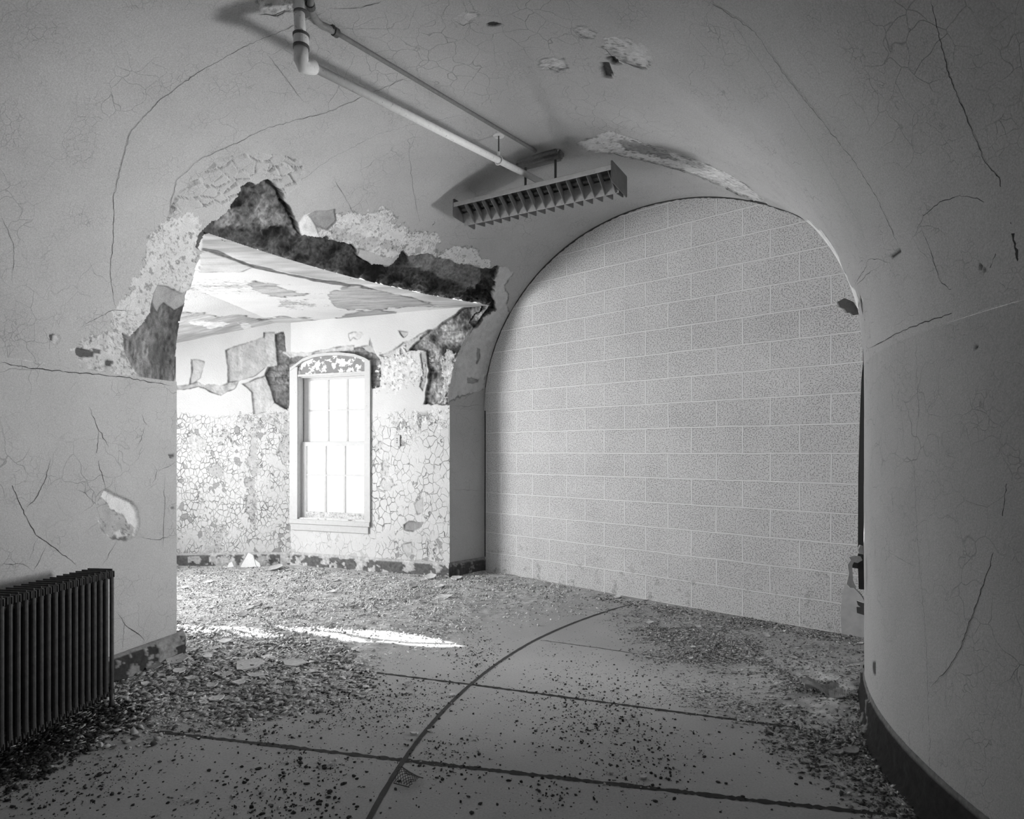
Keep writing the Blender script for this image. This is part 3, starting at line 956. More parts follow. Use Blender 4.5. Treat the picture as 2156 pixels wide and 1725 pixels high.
BAY_LAYERS = [
    # brick bared left of and over the window
    dict(p=[(562, 775), (555, 789), (576, 848), (607, 864), (616, 778), (600, 745), (596, 700), (573, 705), (578, 740)], t=0.20, d=0.03, rag=3, brick=(0.21, 0.075), grain=0.4, gs=35, bare=1),
    dict(p=[(594, 745), (640, 744), (700, 739), (757, 731), (790, 745), (802, 763), (800, 790), (797, 813), (783, 815), (770, 790), (640, 790), (612, 790)], t=0.22, d=0.03, rag=4, brick=(0.21, 0.075), grain=0.4, gs=35, bare=1),
    dict(p=[(596, 742), (640, 744), (672, 739), (700, 733), (745, 728), (742, 736), (700, 741), (640, 750), (610, 752)], t=0.5, d=0.02, rag=3, bare=1),
    # grey slabs of brown coat on the upper left
    dict(p=[(555, 700), (578, 700), (582, 768), (562, 775), (550, 740)], t=0.52, d=0.012, rag=2, bare=1),
    dict(p=[(475, 738), (556, 708), (566, 771), (538, 790), (503, 803), (480, 806), (479, 771)], t=0.46, d=0.014, rag=2, bare=1),
    dict(p=[(524, 806), (559, 789), (578, 848), (560, 866), (534, 872), (531, 827), (508, 808)], t=0.52, d=0.014, rag=2, bare=1),
    dict(p=[(403, 757), (420, 757), (430, 762), (422, 795), (400, 812), (402, 790)], t=0.50, d=0.012, rag=2, bare=1),
    dict(p=[(368, 812), (396, 812), (415, 805), (432, 812), (440, 808), (470, 812), (480, 806), (503, 802), (495, 815), (465, 832), (440, 822), (418, 812), (396, 818), (372, 822)], t=0.42, d=0.014, rag=3, grain=0.25, bare=1),
    # grey coat along the lower edge of the upper band
    dict(p=[(800, 748), (818, 742), (850, 722), (880, 705), (905, 696), (885, 722), (864, 738), (845, 748), (815, 754)], t=0.50, d=0.01, rag=3, bare=1),
    dict(p=[(838, 696), (850, 697), (862, 699), (858, 707), (850, 712), (842, 704)], t=0.5, d=0.006, rag=2, bare=1),
    dict(p=[(734, 704), (745, 700), (757, 700), (766, 703), (760, 712), (752, 716), (744, 710), (737, 716)], t=0.56, d=0.006, rag=2.5, bare=1),
    dict(p=[(760, 730), (776, 726), (780, 712), (784, 728), (790, 744), (775, 742)], t=0.45, d=0.01, rag=3, bare=1),
    # brick and burnt rubble in the corner under the vault
    dict(p=[(920, 690), (964, 657), (978, 645), (1040, 630), (1060, 640), (1030, 700), (1000, 760), (965, 856), (952, 853), (917, 851), (894, 850), (899, 811), (904, 783), (894, 762), (897, 740), (881, 736), (858, 738), (872, 720), (892, 705)], t=0.22, d=0.03, rag=4, brick=(0.21, 0.075), blot=0.8, bs=9, grain=0.5, gs=45, bare=1),
    dict(p=[(925, 760), (945, 735), (958, 745), (950, 790), (935, 850), (920, 845), (930, 800)], t=0.5, d=0.02, rag=6, rs=14, fleck=9, grain=0.35, bare=1),
    dict(p=[(884, 742), (896, 738), (900, 762), (896, 800), (890, 823), (883, 815), (889, 780)], t=0.42, d=0.01, rag=1.5, bare=1),
    dict(p=[(802, 770), (830, 750), (870, 745), (886, 760), (880, 800), (850, 812), (805, 818)], t=0.66, rag=12, rs=14, fleck=22, d=0.002, grain=0.2, bare=1),
    # losses in the cracked paint
    dict(p=[(520, 898), (545, 890), (548, 925), (540, 960), (548, 990), (535, 1000), (522, 975), (528, 935)], t=0.48, rag=10, rs=14, fleck=8, d=0.003),
    dict(p=[(590, 890), (612, 885), (614, 970), (600, 975), (585, 955), (592, 925)], t=0.48, rag=6, rs=14, fleck=5, d=0.003),
    dict(p=[(500, 880), (620, 868), (612, 890), (505, 905)], t=0.56, rag=10, rs=12, fleck=14, d=0.002),
    dict(p=[(400, 925), (480, 905), (480, 935), (420, 950), (400, 945)], t=0.56, rag=14, rs=14, fleck=16, d=0.002),
    dict(p=[(430, 985), (460, 975), (470, 1000), (440, 1000)], t=0.42, rag=6, fleck=6, d=0.002),
    dict(p=[(520, 1010), (535, 1010), (540, 1060), (535, 1110), (522, 1080)], t=0.45, rag=6, rs=16, fleck=8, d=0.003),
    dict(p=[(430, 1120), (470, 1110), (470, 1160), (440, 1170)], t=0.55, rag=8, rs=16, fleck=10, d=0.002),
    dict(p=[(850, 1105), (860, 1098), (893, 1100), (890, 1113), (870, 1120), (852, 1115)], t=0.30, rag=3, d=0.008),
    dict(p=[(846, 1148), (866, 1142), (868, 1165), (858, 1175), (848, 1162)], t=0.5, rag=2, d=0.005),
    dict(p=[(900, 1140), (922, 1150), (912, 1178), (900, 1170)], t=0.55, rag=3, fleck=3, d=0.005),
    dict(p=[(805, 975), (820, 970), (818, 1000), (830, 1020), (815, 1035), (800, 1020), (808, 1000)], t=0.55, rag=4, fleck=6, d=0.003),
    dict(p=[(792, 935), (806, 925), (800, 955), (790, 955)], t=0.55, rag=3, fleck=4, d=0.003),
    dict(p=[(870, 1060), (890, 1050), (892, 1080), (878, 1085)], t=0.5, rag=3, d=0.004),
    dict(p=[(830, 880), (885, 875), (885, 915), (855, 925), (835, 905)], t=0.62, rag=12, rs=16, fleck=18, d=0.002),
    dict(p=[(900, 870), (940, 865), (935, 900), (905, 910)], t=0.66, rag=12, rs=16, fleck=18, d=0.002),
]


def bay_wall(name, a, b, u0, u1, hole, mat, vcut=False, du=0.006):
    d = (b - a) / np.linalg.norm(b - a)
    us = np.linspace(u0, u1, int((u1 - u0) / du) + 2)
    hs = spaced([(0, 0.14, 2), (0.14, 2.72, 370)])
    U, Hh = np.meshgrid(us, hs, indexing='ij')
    P = np.stack([a[0] + d[0] * U, a[1] + d[1] * U, Hh], -1).reshape(-1, 3)
    nn = np.array([-d[1], d[0], 0])
    if (nn[:2] @ (np.array([-1.5, 5.0]) - a)) < 0:
        nn = -nn
    N = np.broadcast_to(nn, P.shape)
    tone = np.full(len(P), 0.61)
    x, y = to_px(P)
    disp = 0.004 * fbm(P, 2, 3, 8)
    paint = np.clip((1.66 + 0.05 * fbm(P, 3, 3, 33) - P[:, 2]) / 0.04, 0, 1)
    # plain apron under the window, less cracked
    ap = np.clip(sdf([(606, 1088), (784, 1100), (790, 1185), (606, 1180)], x, y) / 6, 0, 1)
    paint = paint * (1 - 0.6 * ap)
    t0 = tone.copy()
    tone, disp = layer_damage(P, BAY_LAYERS, tone, disp)
    paint = np.where(np.abs(tone - t0) > 0.04, 0, paint)
    V = P - N * disp[:, None]
    keep = np.ones(U.shape, bool)
    top = hc_bay(P[:, 0], P[:, 1]).reshape(U.shape) + 0.03
    keep &= Hh < top
    if hole is not None:
        keep &= ~hole(U, Hh)
    if vcut:
        r = np.hypot(P[:, 0] - C0[0], P[:, 1] - C0[1]).reshape(U.shape)
        rv = RM + HA * np.sqrt(np.clip(1 - (np.maximum(Hh - SPR, 0) / RISE) ** 2, 0, 1))
        keep &= r > rv - 0.004
    kf = keep[:-1, :-1] | keep[1:, 1:] | keep[1:, :-1] | keep[:-1, 1:] if vcut else keep[:-1, :-1]
    if hole is not None:
        kf &= ~(hole(U, Hh)[:-1, :-1])
    F = grid_faces(*U.shape, kf)
    V, F, A = compact(V, F, dict(tone=tone, paint=paint))
    return np_mesh(name, V, F4=F, attrs=A)


def win_hole(U, H):
    X = -U
    top = np.interp(X, [p[0] for p in ARCH], [p[1] for p in ARCH]) - 0.02
    return (X > WL_ - 0.01) & (X < WR_ + 0.01) & (H > SILL - 0.01) & (H < top)


LW = np.linalg.norm(PW - J2)
struct(link('wall_bay_window', bay_wall('wall_bay_window', J2, PW, -0.62, LW + 0.035, win_hole, M_bay2, vcut=True), M_bay2, smooth=True),
       'pale cracked-paint wall around the window', 'wall')
struct(link('wall_bay', bay_wall('wall_bay', PW, QW, -0.035, np.linalg.norm(QW - PW) + 1.5, None, M_bay), M_bay, smooth=True),
       'pale alligatored-paint wall left of the window', 'wall')

# bay ceiling
CEIL_LAYERS = [
    dict(p=[(430, 470), (1045, 600), (1045, 655), (957, 652), (860, 634), (759, 600), (661, 586), (592, 572), (534, 558), (488, 542), (460, 528), (425, 522)], t=0.50, rag=2, grain=0.28, gs=20, str=(0.16, 0.5, 1), blot=0.14, bs=9),
    dict(p=[(425, 522), (460, 528), (488, 542), (534, 558), (592, 572), (661, 586), (759, 600), (800, 612), (757, 607), (661, 592), (592, 578), (534, 565), (488, 548), (460, 534), (425, 527)], t=0.16, rag=1.5, grain=0.4),
    dict(p=[(980, 648), (1010, 645), (930, 660), (900, 652), (940, 655)], t=0.3, rag=1.5, grain=0.4),
    dict(p=[(420, 530), (439, 530), (532, 562), (505, 573), (464, 574), (420, 572)], t=0.56, rag=2, d=-0.004, grain=0.12, str=(0.2, 1, 1)),
    dict(p=[(520, 598), (536, 593), (580, 600), (603, 611), (648, 618), (615, 625), (569, 623), (543, 613)], t=0.42, rag=4, rs=14, d=-0.004, grain=0.25, str=(0.25, 1, 1)),
    dict(p=[(690, 620), (720, 603), (751, 603), (879, 629), (930, 648), (861, 645), (800, 650), (740, 652), (710, 648), (696, 635)], t=0.42, rag=4, rs=12, d=-0.004, grain=0.25, str=(0.25, 1, 1)),
    dict(p=[(708, 670), (748, 658), (792, 652), (835, 658), (821, 670), (777, 675)], t=0.36, rag=3, rs=12, d=-0.004, grain=0.25, str=(0.25, 1, 1)),
    dict(p=[(360, 657), (390, 657), (430, 660), (457, 667), (499, 660), (522, 669), (545, 672), (592, 667), (650, 671), (701, 682), (673, 696), (592, 706), (545, 718), (471, 742), (404, 762), (360, 770), (350, 700)], t=0.50, rag=4, rs=9, d=-0.004, grain=0.25, str=(0.2, 1, 1), blot=0.12, bs=6),
    dict(p=[(400, 678), (440, 674), (485, 680), (470, 688), (445, 692), (425, 684), (402, 682)], t=0.86, rag=3, rs=12, fleck=2),
    dict(p=[(500, 680), (522, 678), (530, 690), (515, 694)], t=0.86, rag=3, rs=12, fleck=2),
    dict(p=[(395, 598), (450, 595), (520, 600), (510, 605), (450, 608), (400, 612)], t=0.55, rag=6, rs=10, fleck=12, grain=0.3, str=(0.3, 1, 1)),
    dict(p=[(590, 635), (640, 634), (660, 642), (620, 648), (590, 645)], t=0.5, rag=5, rs=10, fleck=8, grain=0.3, str=(0.3, 1, 1)),
]


def bay_ceiling():
    xs = spaced([(-5.2, -3.4, 40), (-3.4, 0.0, 480)])
    ys = spaced([(3.2, 6.95, 560)])
    X, Y = np.meshgrid(xs, ys, indexing='ij')
    Z = hc_bay(X, Y)
    P = np.stack([X, Y, Z], -1).reshape(-1, 3)
    tone = np.full(len(P), 0.68) * (1 + 0.05 * fbm(P, 4, 4, 3, (0.25, 1, 1)))
    disp = 0.003 * fbm(P, 5, 3, 4, (0.25, 1, 1))
    # long dark splits where the paint lifts
    sp = fbm(P, 8, 4, 66, (0.14, 1, 1))
    sm = np.abs(sp) < 0.006
    tone = np.where(sm & (fbm(P, 1.6, 2, 67) > 0.02), tone * 0.45, tone)
    tone, disp = layer_damage(P, CEIL_LAYERS, tone, disp)
    P[:, 2] += disp
    r = np.hypot(X - C0[0], Y - C0[1])
    rv = RM + HA * np.sqrt(np.clip(1 - ((Z - SPR) / RISE) ** 2, 0, 1))
    cL = cross2(dL, X, Y, J1 + 0 * dL)
    cR = cross2(dR, X, Y, J2)
    keep = (r > rv - 0.004) & (cR < 0.03) & ((cL > -0.01) | (X < -2.0))
    keep &= (Y < QW[1] + 0.15)
    F = grid_faces(*X.shape, keep[:-1, :-1])
    V, F, A = compact(P, F, dict(tone=tone))
    return np_mesh('ceiling_bay', V, F4=F, attrs=A)


struct(link('ceiling_bay', bay_ceiling(), M_bayc, smooth=True), 'bay ceiling with peeling white paint', 'ceiling')

# reveal on the near side of the bay (hidden behind the left wall) and the bay's unseen sides
M_plain = mat_flat('plain_pale_plaster', 0.72, 0.9)


def wall_quad(name, pts, mat=None, holes=None, label='unseen side wall of the bay'):
    """vertical wall from pts[0] to pts[1], height pts[2], with rectangular opening (u0,u1,h0,h1)"""
    a, b, top = np.array(pts[0]), np.array(pts[1]), pts[2]
    L = np.linalg.norm(b - a); d = (b - a) / L
    bm = bmesh.new()
    us = [0, L]; hs = [0, top]
    if holes:
        us = [0, holes[0], holes[1], L]; hs = [0, holes[2], holes[3], top]
    for i in range(len(us) - 1):
        for j in range(len(hs) - 1):
            if holes and i == 1 and j == 1:
                continue
            q = [(us[i], hs[j]), (us[i + 1], hs[j]), (us[i + 1], hs[j + 1]), (us[i], hs[j + 1])]
            bm.faces.new([bm.verts.new((a[0] + d[0] * u, a[1] + d[1] * u, h)) for u, h in q])
    return struct(bm_obj(name, bm, mat or M_plain), label, 'wall')


S_ = np.array([-5.0, 4.20]); T_ = np.array([-5.0, 6.72])
wall_quad('wall_bay_south', (J1 - 0.02 * dL, S_, 2.75), holes=(0.75, 2.35, 0.68, 2.2), label='hidden side wall of the bay with an added window opening')
# jamb face rising with the torn vault above the spring line
wall_quad('wall_jamb', (J1 - dL * 0.012, J1 - dL * 0.6 + np.array([0.0, 0.0]), 2.7), label='near jamb of the bay')

SUN_PATCH = [
    [(330, 1322), (430, 1325), (450, 1333), (497, 1343), (440, 1339), (372, 1338), (330, 1338)],
    [(440, 1324.5), (520, 1324.5), (570, 1334), (560, 1337), (500, 1333), (455, 1329)],
    [(497, 1335), (560, 1339), (622, 1347), (560, 1348), (510, 1344)],
    [(590, 1325), (640, 1331), (720, 1342), (800, 1357), (740, 1355), (690, 1347), (630, 1336)],
    [(620, 1326), (690, 1329), (800, 1335), (880, 1340), (953, 1355), (840, 1354), (770, 1345), (690, 1334)],
    [(795, 1354), (850, 1357), (952, 1358.5), (997, 1362), (900, 1362.5), (815, 1358)],
]


def west_wall():
    ys = spaced([(4.2, 4.55, 3), (4.55, 5.15, 200), (5.15, 6.72, 4)])
    hs = spaced([(0, 0.9, 4), (0.9, 2.25, 240), (2.25, 2.75, 2)])
    Y, Hh = np.meshgrid(ys, hs, indexing='ij')
    t = Hh / SUN_TAN
    P = np.stack([-5 + SUN_AZ[0] * t, Y + SUN_AZ[1] * t, Hh * 0], -1)
    x, y = to_px(P)
    hole = np.zeros(Y.shape, bool)
    for p in SUN_PATCH:
        hole |= sdf(p, x, y) > 0  # unseen slots cut so the sun draws the floor streaks
    F = grid_faces(*Y.shape, ~(hole[:-1, :-1] & (Hh[:-1, :-1] > 0.9)))
    V = np.stack([Y * 0 - 5, Y, Hh], -1).reshape(-1, 3)
    return np_mesh('wall_bay_west', V, F4=F)


struct(link('wall_bay_west', west_wall(), M_plain), 'hidden end wall of the bay with slots shaped for the sun streaks', 'wall')

# ------------------------------------------------------------------ the window in view
M_frame = mat_flat('chalky_white_window_paint', 0.50, 0.6, grain=0.06, gscale=30, bumpd=0.001, spots=(0.66, 0.55, 45))
M_sashb = mat_flat('worn_bottom_rail_paint', 0.55, 0.7, grain=0.3, gscale=30, bumpd=0.003, spots=(0.54, 0.5, 60))
M_archp = mat_flat('flaking_arch_panel', 0.80, 0.8, grain=0.05, gscale=20, bumpd=0.004, spots=(0.47, 0.28, 16))
M_track = mat_flat('dark_sash_track', 0.22, 0.7, grain=0.3)


def glass_mat():
    m = bpy.data.materials.new('dusty_window_glass')
    m.use_nodes = True
    nt = m.node_tree
    nt.nodes.clear()
    out = nd(nt, 'ShaderNodeOutputMaterial')
    tr = nd(nt, 'ShaderNodeBsdfTransparent'); tr.inputs[0].default_value = (0.96, 0.96, 0.96, 1)
    gl = nd(nt, 'ShaderNodeBsdfGlossy'); gl.inputs['Roughness'].default_value = 0.05
    df = nd(nt, 'ShaderNodeBsdfTranslucent'); df.inputs[0].default_value = (0.9, 0.9, 0.9, 1)
    m1 = nd(nt, 'ShaderNodeMixShader'); m1.inputs[0].default_value = 0.05
    m2 = nd(nt, 'ShaderNodeMixShader')
    tc = nd(nt, 'ShaderNodeTexCoord').outputs['Object']
    nt.links.new(remap(nt, noise_(nt, tc, 7, 4), 0.4, 0.75, 0.02, 0.16), m2.inputs[0])
    nt.links.new(tr.outputs[0], m1.inputs[1]); nt.links.new(gl.outputs[0], m1.inputs[2])
    nt.links.new(m1.outputs[0], m2.inputs[1]); nt.links.new(df.outputs[0], m2.inputs[2])
    nt.links.new(m2.outputs[0], out.inputs[0])
    return m


M_glass = glass_mat()
win = empty('window_1', (J2[0], J2[1], 0), math.atan2(XW[1], XW[0]))
struct(win, 'tall white double-hung window with an arched head', 'window')


def wbox(bm, x0, x1, y0, y1, z0, z1):
    bm_box(bm, (x0, y0, z0), (x1, y1, z1))


XL0, XR1 = ARCH[0][0], ARCH[-1][0]
# casing with arched top
bm = bmesh.new()
wbox(bm, XL0, WL_, -0.018, 0.004, SILL - 0.06, ARCH[1][1] + 0.01)
wbox(bm, WR_, XR1, -0.018, 0.004, SILL - 0.06, ARCH[-2][1] + 0.01)
arc = ARCH[1:-1]
for (xa, ha), (xb, hb) in zip(arc[:-1], arc[1:]):
    vs = [bm.verts.new(p) for p in ((xa, -0.022, ha), (xb, -0.022, hb), (xb, -0.022, hb - 0.03), (xa, -0.022, ha - 0.03),
                                    (xa, 0.01, ha), (xb, 0.01, hb), (xb, 0.01, hb - 0.03), (xa, 0.01, ha - 0.03))]
    for f in ((0, 1, 2, 3), (7, 6, 5, 4), (0, 4, 5, 1), (3, 2, 6, 7)):
        bm.faces.new([vs[i] for i in f])
bm_obj('casing', bm, M_frame, win)
# arched head panel
bm = bmesh.new()
h0 = win_uv(700, 786)[1]
top = [(x, h - 0.028) for x, h in arc]
top = [(WL_, np.interp(WL_, [p[0] for p in top], [p[1] for p in top]))] + [p for p in top if WL_ < p[0] < WR_] + [(WR_, np.interp(WR_, [p[0] for p in top], [p[1] for p in top]))]
pts = [(WL_, h0)] + top + [(WR_, h0)]
ra = [bm.verts.new((x, 0.012, h)) for x, h in pts]
rb = [bm.verts.new((x, 0.03, h)) for x, h in pts]
bm.faces.new(ra); bm.faces.new(rb[::-1])
for i in range(len(pts)):
    j = (i + 1) % len(pts)
    bm.faces.new((ra[i], rb[i], rb[j], ra[j]))
o = bm_obj('head_panel', bm, M_archp, win); o['label'] = 'arched head panel with dark flaking patches'
bm = bmesh.new(); wbox(bm, WL_ - 0.01, WR_ + 0.01, -0.012, 0.03, h0 - 0.02, h0 + 0.002); wbox(bm, WL_, WR_, 0.02, 0.12, h0 - 0.03, h0 - 0.005)
bm_obj('head_rail', bm, M_frame, win)
# jambs with the sash tracks
for s, xa, xb in ((1, WL_ - 0.03, WL_ + 0.002), (-1, WR_ - 0.002, WR_ + 0.03)):
    bm = bmesh.new(); wbox(bm, xa, xb, 0.0, 0.16, SILL - 0.03, h0)
    j = bm_obj('jamb', bm, M_frame, win)
    bm = bmesh.new()
    xe = WL_ + 0.003 if s > 0 else WR_ - 0.003
    wbox(bm, min(xe, xe + s * 0.004), max(xe, xe + s * 0.004), 0.075, 0.088, SILL, h0 - 0.02)
    bm_obj('sash_track', bm, M_track, j)
bm = bmesh.new()
wbox(bm, XL0, XR1, -0.03, 0.03, SILL - 0.07, SILL - 0.02)
wbox(bm, XL0 + 0.02, XR1 - 0.02, -0.018, 0.02, SILL - 0.14, SILL - 0.07)
wbox(bm, WL_, WR_, 0.02, 0.19, SILL - 0.035, SILL - 0.012)
bmesh.ops.bevel(bm, geom=list(bm.edges), offset=0.004, segments=1, affect='EDGES')
bm_obj('sill', bm, M_frame, win)


def sash(name, back, x0, x1, z0, z1, zbar, botrail, botmat):
    root = None
    st, th = 0.045, 0.032
    bm = bmesh.new()
    wbox(bm, x0, x0 + st, back, back + th, z0, z1); wbox(bm, x1 - st, x1, back, back + th, z0, z1)
    wbox(bm, x0 + st, x1 - st, back, back + th, z1 - 0.045, z1)
    if not botmat:
        wbox(bm, x0 + st, x1 - st, back, back + th, z0, z0 + botrail)
    root = bm_obj(name, bm, M_frame, win)
    if botmat:
        bm = bmesh.new(); wbox(bm, x0 + st, x1 - st, back - 0.001, back + th, z0, z0 + botrail)
        b_ = bm_obj('bottom_rail', bm, botmat, root); b_['label'] = 'weathered rail with peeling paint'
    gx0, gx1, gz0, gz1 = x0 + st, x1 - st, z0 + botrail, z1 - 0.045
    for k in (1, 2):
        xx = gx0 + (gx1 - gx0) * k / 3
        bm = bmesh.new(); wbox(bm, xx - 0.010, xx + 0.010, back + 0.002, back + 0.028, gz0, gz1)
        bm_obj('muntin', bm, M_frame, root)
    bm = bmesh.new(); wbox(bm, gx0, gx1, back + 0.004, back + 0.026, zbar - 0.010, zbar + 0.010)
    bm_obj('muntin', bm, M_frame, root)
    for i in range(3):
        for j, (za, zb) in enumerate(((gz0, zbar), (zbar, gz1))):
            xa = gx0 + (gx1 - gx0) * i / 3; xb = gx0 + (gx1 - gx0) * (i + 1) / 3
            bm = bmesh.new()
            bm.faces.new([bm.verts.new(p) for p in ((xa, back + 0.016, za), (xb, back + 0.016, za), (xb, back + 0.016, zb), (xa, back + 0.016, zb))])
            bm_obj('pane', bm, M_glass, root)
    return root


meet = win_uv(700, 933, 0.05)[1]
z_lo = win_uv(700, 1091, 0.05)[1]
sash('lower_sash', 0.045, WL_ + 0.02, WR_ - 0.004, z_lo, meet + 0.012, win_uv(700, 1001, 0.05)[1], 0.06, M_sashb)
sash('upper_sash', 0.09, WL_ + 0.02, WR_ - 0.004, meet - 0.02, h0 - 0.012, win_uv(700, 864, 0.1)[1], 0.04, None)

# frame of the unseen window added round the south fill lamp
bm = bmesh.new()
d_ = (S_ - J1) / np.linalg.norm(S_ - J1)
for u in (0.77, 1.55, 2.33):
    p = J1 + d_ * u
    wbox(bm, p[0] - 0.03, p[0] + 0.03, p[1] - 0.03, p[1] + 0.03, 0.68, 2.2)
for h in (0.7, 1.45, 2.18):
    a_, b_ = J1 + d_ * 0.77, J1 + d_ * 2.33
    bm_tube(bm, [(a_[0], a_[1], h), (b_[0], b_[1], h)], 0.025, 6)
struct(bm_obj('south_fill_window', bm, M_frame), 'unseen window frame added for the south fill lamp', 'window')

# outlet on the bay wall
def on_win(px, py, back=0.0):
    return plane_pt(px, py, np.array([J2[0], J2[1], 0]) + n3 * back, n3)


p = on_win(837, 928)
bm = bmesh.new()
bm_box(bm, (-0.035, -0.006, -0.057), (0.035, 0.0, 0.057))
bmesh.ops.bevel(bm, geom=list(bm.edges), offset=0.003, segments=1, affect='EDGES')
out = bm_obj('outlet_plate', bm, M_frame)
out.location = (p[0] - n3[0] * 0.006, p[1] - n3[1] * 0.006, p[2]); out.rotation_euler = (0, 0, math.atan2(XW[1], XW[0]))
tag(out, 'small white outlet plate on the cracked wall right of the window', 'outlet')
for dz in (0.02, 0.0, -0.02):
    bm = bmesh.new(); bm_tube(bm, [(0, -0.009, dz), (0, -0.004, dz)], 0.007, 10)
    bm_obj('socket', bm, M_track, out)

# ------------------------------------------------------------------ baseboards
def baseboard(name, path, prof, base, dark, thr, seed, mat, sc=14, label=''):
    """path: (n,2) points with the room-side normal (n,2); prof: [(out from wall, h)]"""
    pts, nrm = path
    pr = []
    for (a, b), (c, d) in zip(prof[:-1], prof[1:]):
        n = max(1, int(math.hypot(c - a, d - b) / 0.008))
        pr += [(a + (c - a) * k / n, b + (d - b) * k / n) for k in range(n)]
    pr.append(prof[-1])
    pr = np.array(pr)
    X = pts[:, None, 0] + nrm[:, None, 0] * pr[None, :, 0]
    Y = pts[:, None, 1] + nrm[:, None, 1] * pr[None, :, 0]
    Z = np.broadcast_to(pr[None, :, 1], X.shape)
    P = np.stack([X, Y, Z], -1).reshape(-1, 3).copy()
    q = fbm(P, sc, 4, seed)
    tone = np.where(q > thr, base, dark) * (1 + 0.5 * fbm(P, 40, 3, seed + 3))
    tone = np.where(P[:, 2] > prof[-1][1] - 0.018, np.maximum(tone, base * 0.9), tone)
    nn = np.repeat(nrm, len(pr), 0)
    P[:, :2] += nn * (0.004 * (q > thr) + 0.003 * fbm(P, 30, 3, seed + 5))[:, None]
    F = grid_faces(*X.shape)
    return struct(link(name, np_mesh(name, P, F4=F, attrs=dict(tone=np.clip(tone, 0.012, 0.9))), mat), label, 'baseboard')


def arc_path(R, a0, a1, side, step=0.012):
    n = int(abs(math.radians(a1 - a0)) * R / step)
    a = np.radians(np.linspace(a0, a1, n))
    d = np.stack([np.cos(a), np.sin(a)], -1)
    return C0 + R * d, -side * d


def line_path(pts, ref, step=0.012):
    P, N = [], []
    for a, b in zip(pts[:-1], pts[1:]):
        a, b = np.array(a), np.array(b)
        L = np.linalg.norm(b - a); d = (b - a) / L
        n = np.array([-d[1], d[0]])
        if n @ (ref - a) < 0:
            n = -n
        k = np.linspace(0, L, max(2, int(L / step)))
        P.append(a + d * k[:, None]); N.append(np.tile(n, (len(k), 1)))
    return np.concatenate(P), np.concatenate(N)


PRB = [(0.024, 0), (0.024, 0.118), (0.018, 0.130), (0.014, 0.143), (0.0, 0.146)]
baseboard('baseboard_bay', line_path([J2 + dR * 0.012, PW, QW, QW - np.array([1.0, 0])], np.array([-1.5, 5.0])), PRB, 0.46, 0.12, 0.02, 3, M_base, label='blotched dark and grey baseboard of the bay')
baseboard('baseboard_pier', arc_path(R2, 133.0, 137.5, 1), PRB, 0.26, 0.08, 0.05, 23, M_base, 16, label='dark baseboard of the pier')
lp, ln_ = arc_path(R2, 162.05, 250, 1)
e0 = lp[0]; dn = (lp[0] - lp[1]) / np.linalg.norm(lp[0] - lp[1])
lp = np.concatenate([[e0 - ln_[0] * 0.05 + dn * 0.022], [e0 + dn * 0.022], lp]); ln_ = np.concatenate([[ln_[0]], [ln_[0]], ln_])
baseboard('baseboard_left', (lp, ln_), [(0.03, 0), (0.03, 0.115), (0.022, 0.13), (0.014, 0.145), (0.0, 0.15)], 0.26, 0.045, 0.02, 33, M_base, 9, label='mould-blackened baseboard beside the radiator')
baseboard('baseboard_right', arc_path(R1, 120, 250, -1), [(0.05, 0), (0.026, 0.018), (0.016, 0.05), (0.014, 0.125), (0.006, 0.132), (0.003, 0.155), (0.0, 0.158)], 0.20, 0.022, 0.30, 43, M_base, 9, label='black coved baseboard along the convex wall')

# ================================================================== THINGS ON THE VAULT
M_pipe = mat_flat('chalky_white_pipe_paint', 0.78, 0.6, grain=0.06, gscale=50, bumpd=0.0008, spots=(0.64, 0.45, 70))
M_ring = mat_flat('dark_pipe_collar', 0.10, 0.6)
M_conduit = mat_flat('grey_painted_conduit', 0.20, 0.6, grain=0.15)
M_rod = mat_flat('dark_hanger_rod', 0.09, 0.6)
M_fix = mat_flat('dusty_enamel_fixture', 0.50, 0.5, grain=0.10, gscale=25, spots=(0.66, 0.6, 40))
M_blade = mat_flat('aged_louver_metal', 0.13, 0.5, grain=0.2, gscale=18)
M_mid = mat_flat('dulled_louver_spine', 0.34, 0.5, grain=0.15)
M_canopy = mat_flat('painted_junction_canopy', 0.24, 0.6, grain=0.2)
M_iron = mat_flat('dark_cast_iron_paint', 0.07, 0.42, grain=0.35, gscale=40, bumpd=0.0012, spec=0.5)
M_black = mat_flat('slit_black', 0.012, 0.7)


def px_at_h(px, py, h):
    r = ray(px, py)
    return CAMP + r * ((h - HC) / r[2])


# hanger gives the pipe its height
hang_top = shell_pt(1048, 276)
tY = hang_top[1] * 1.0
h_pipe = HC + (HY - 332) / FPX * tY
E0 = CAMP + ray(634, 128) * 2.74
HPT = px_at_h(1050, 338, h_pipe)
E1 = E0 + (HPT - E0) * 1.36
h_pipe = E0[2]
pr = empty('sprinkler_pipe', tuple(E0))
tag(pr, 'white pipe dropping from the vault and running down to the louvered light', 'pipe')


def loc(P, o):
    return Vector(P) - Vector(o)


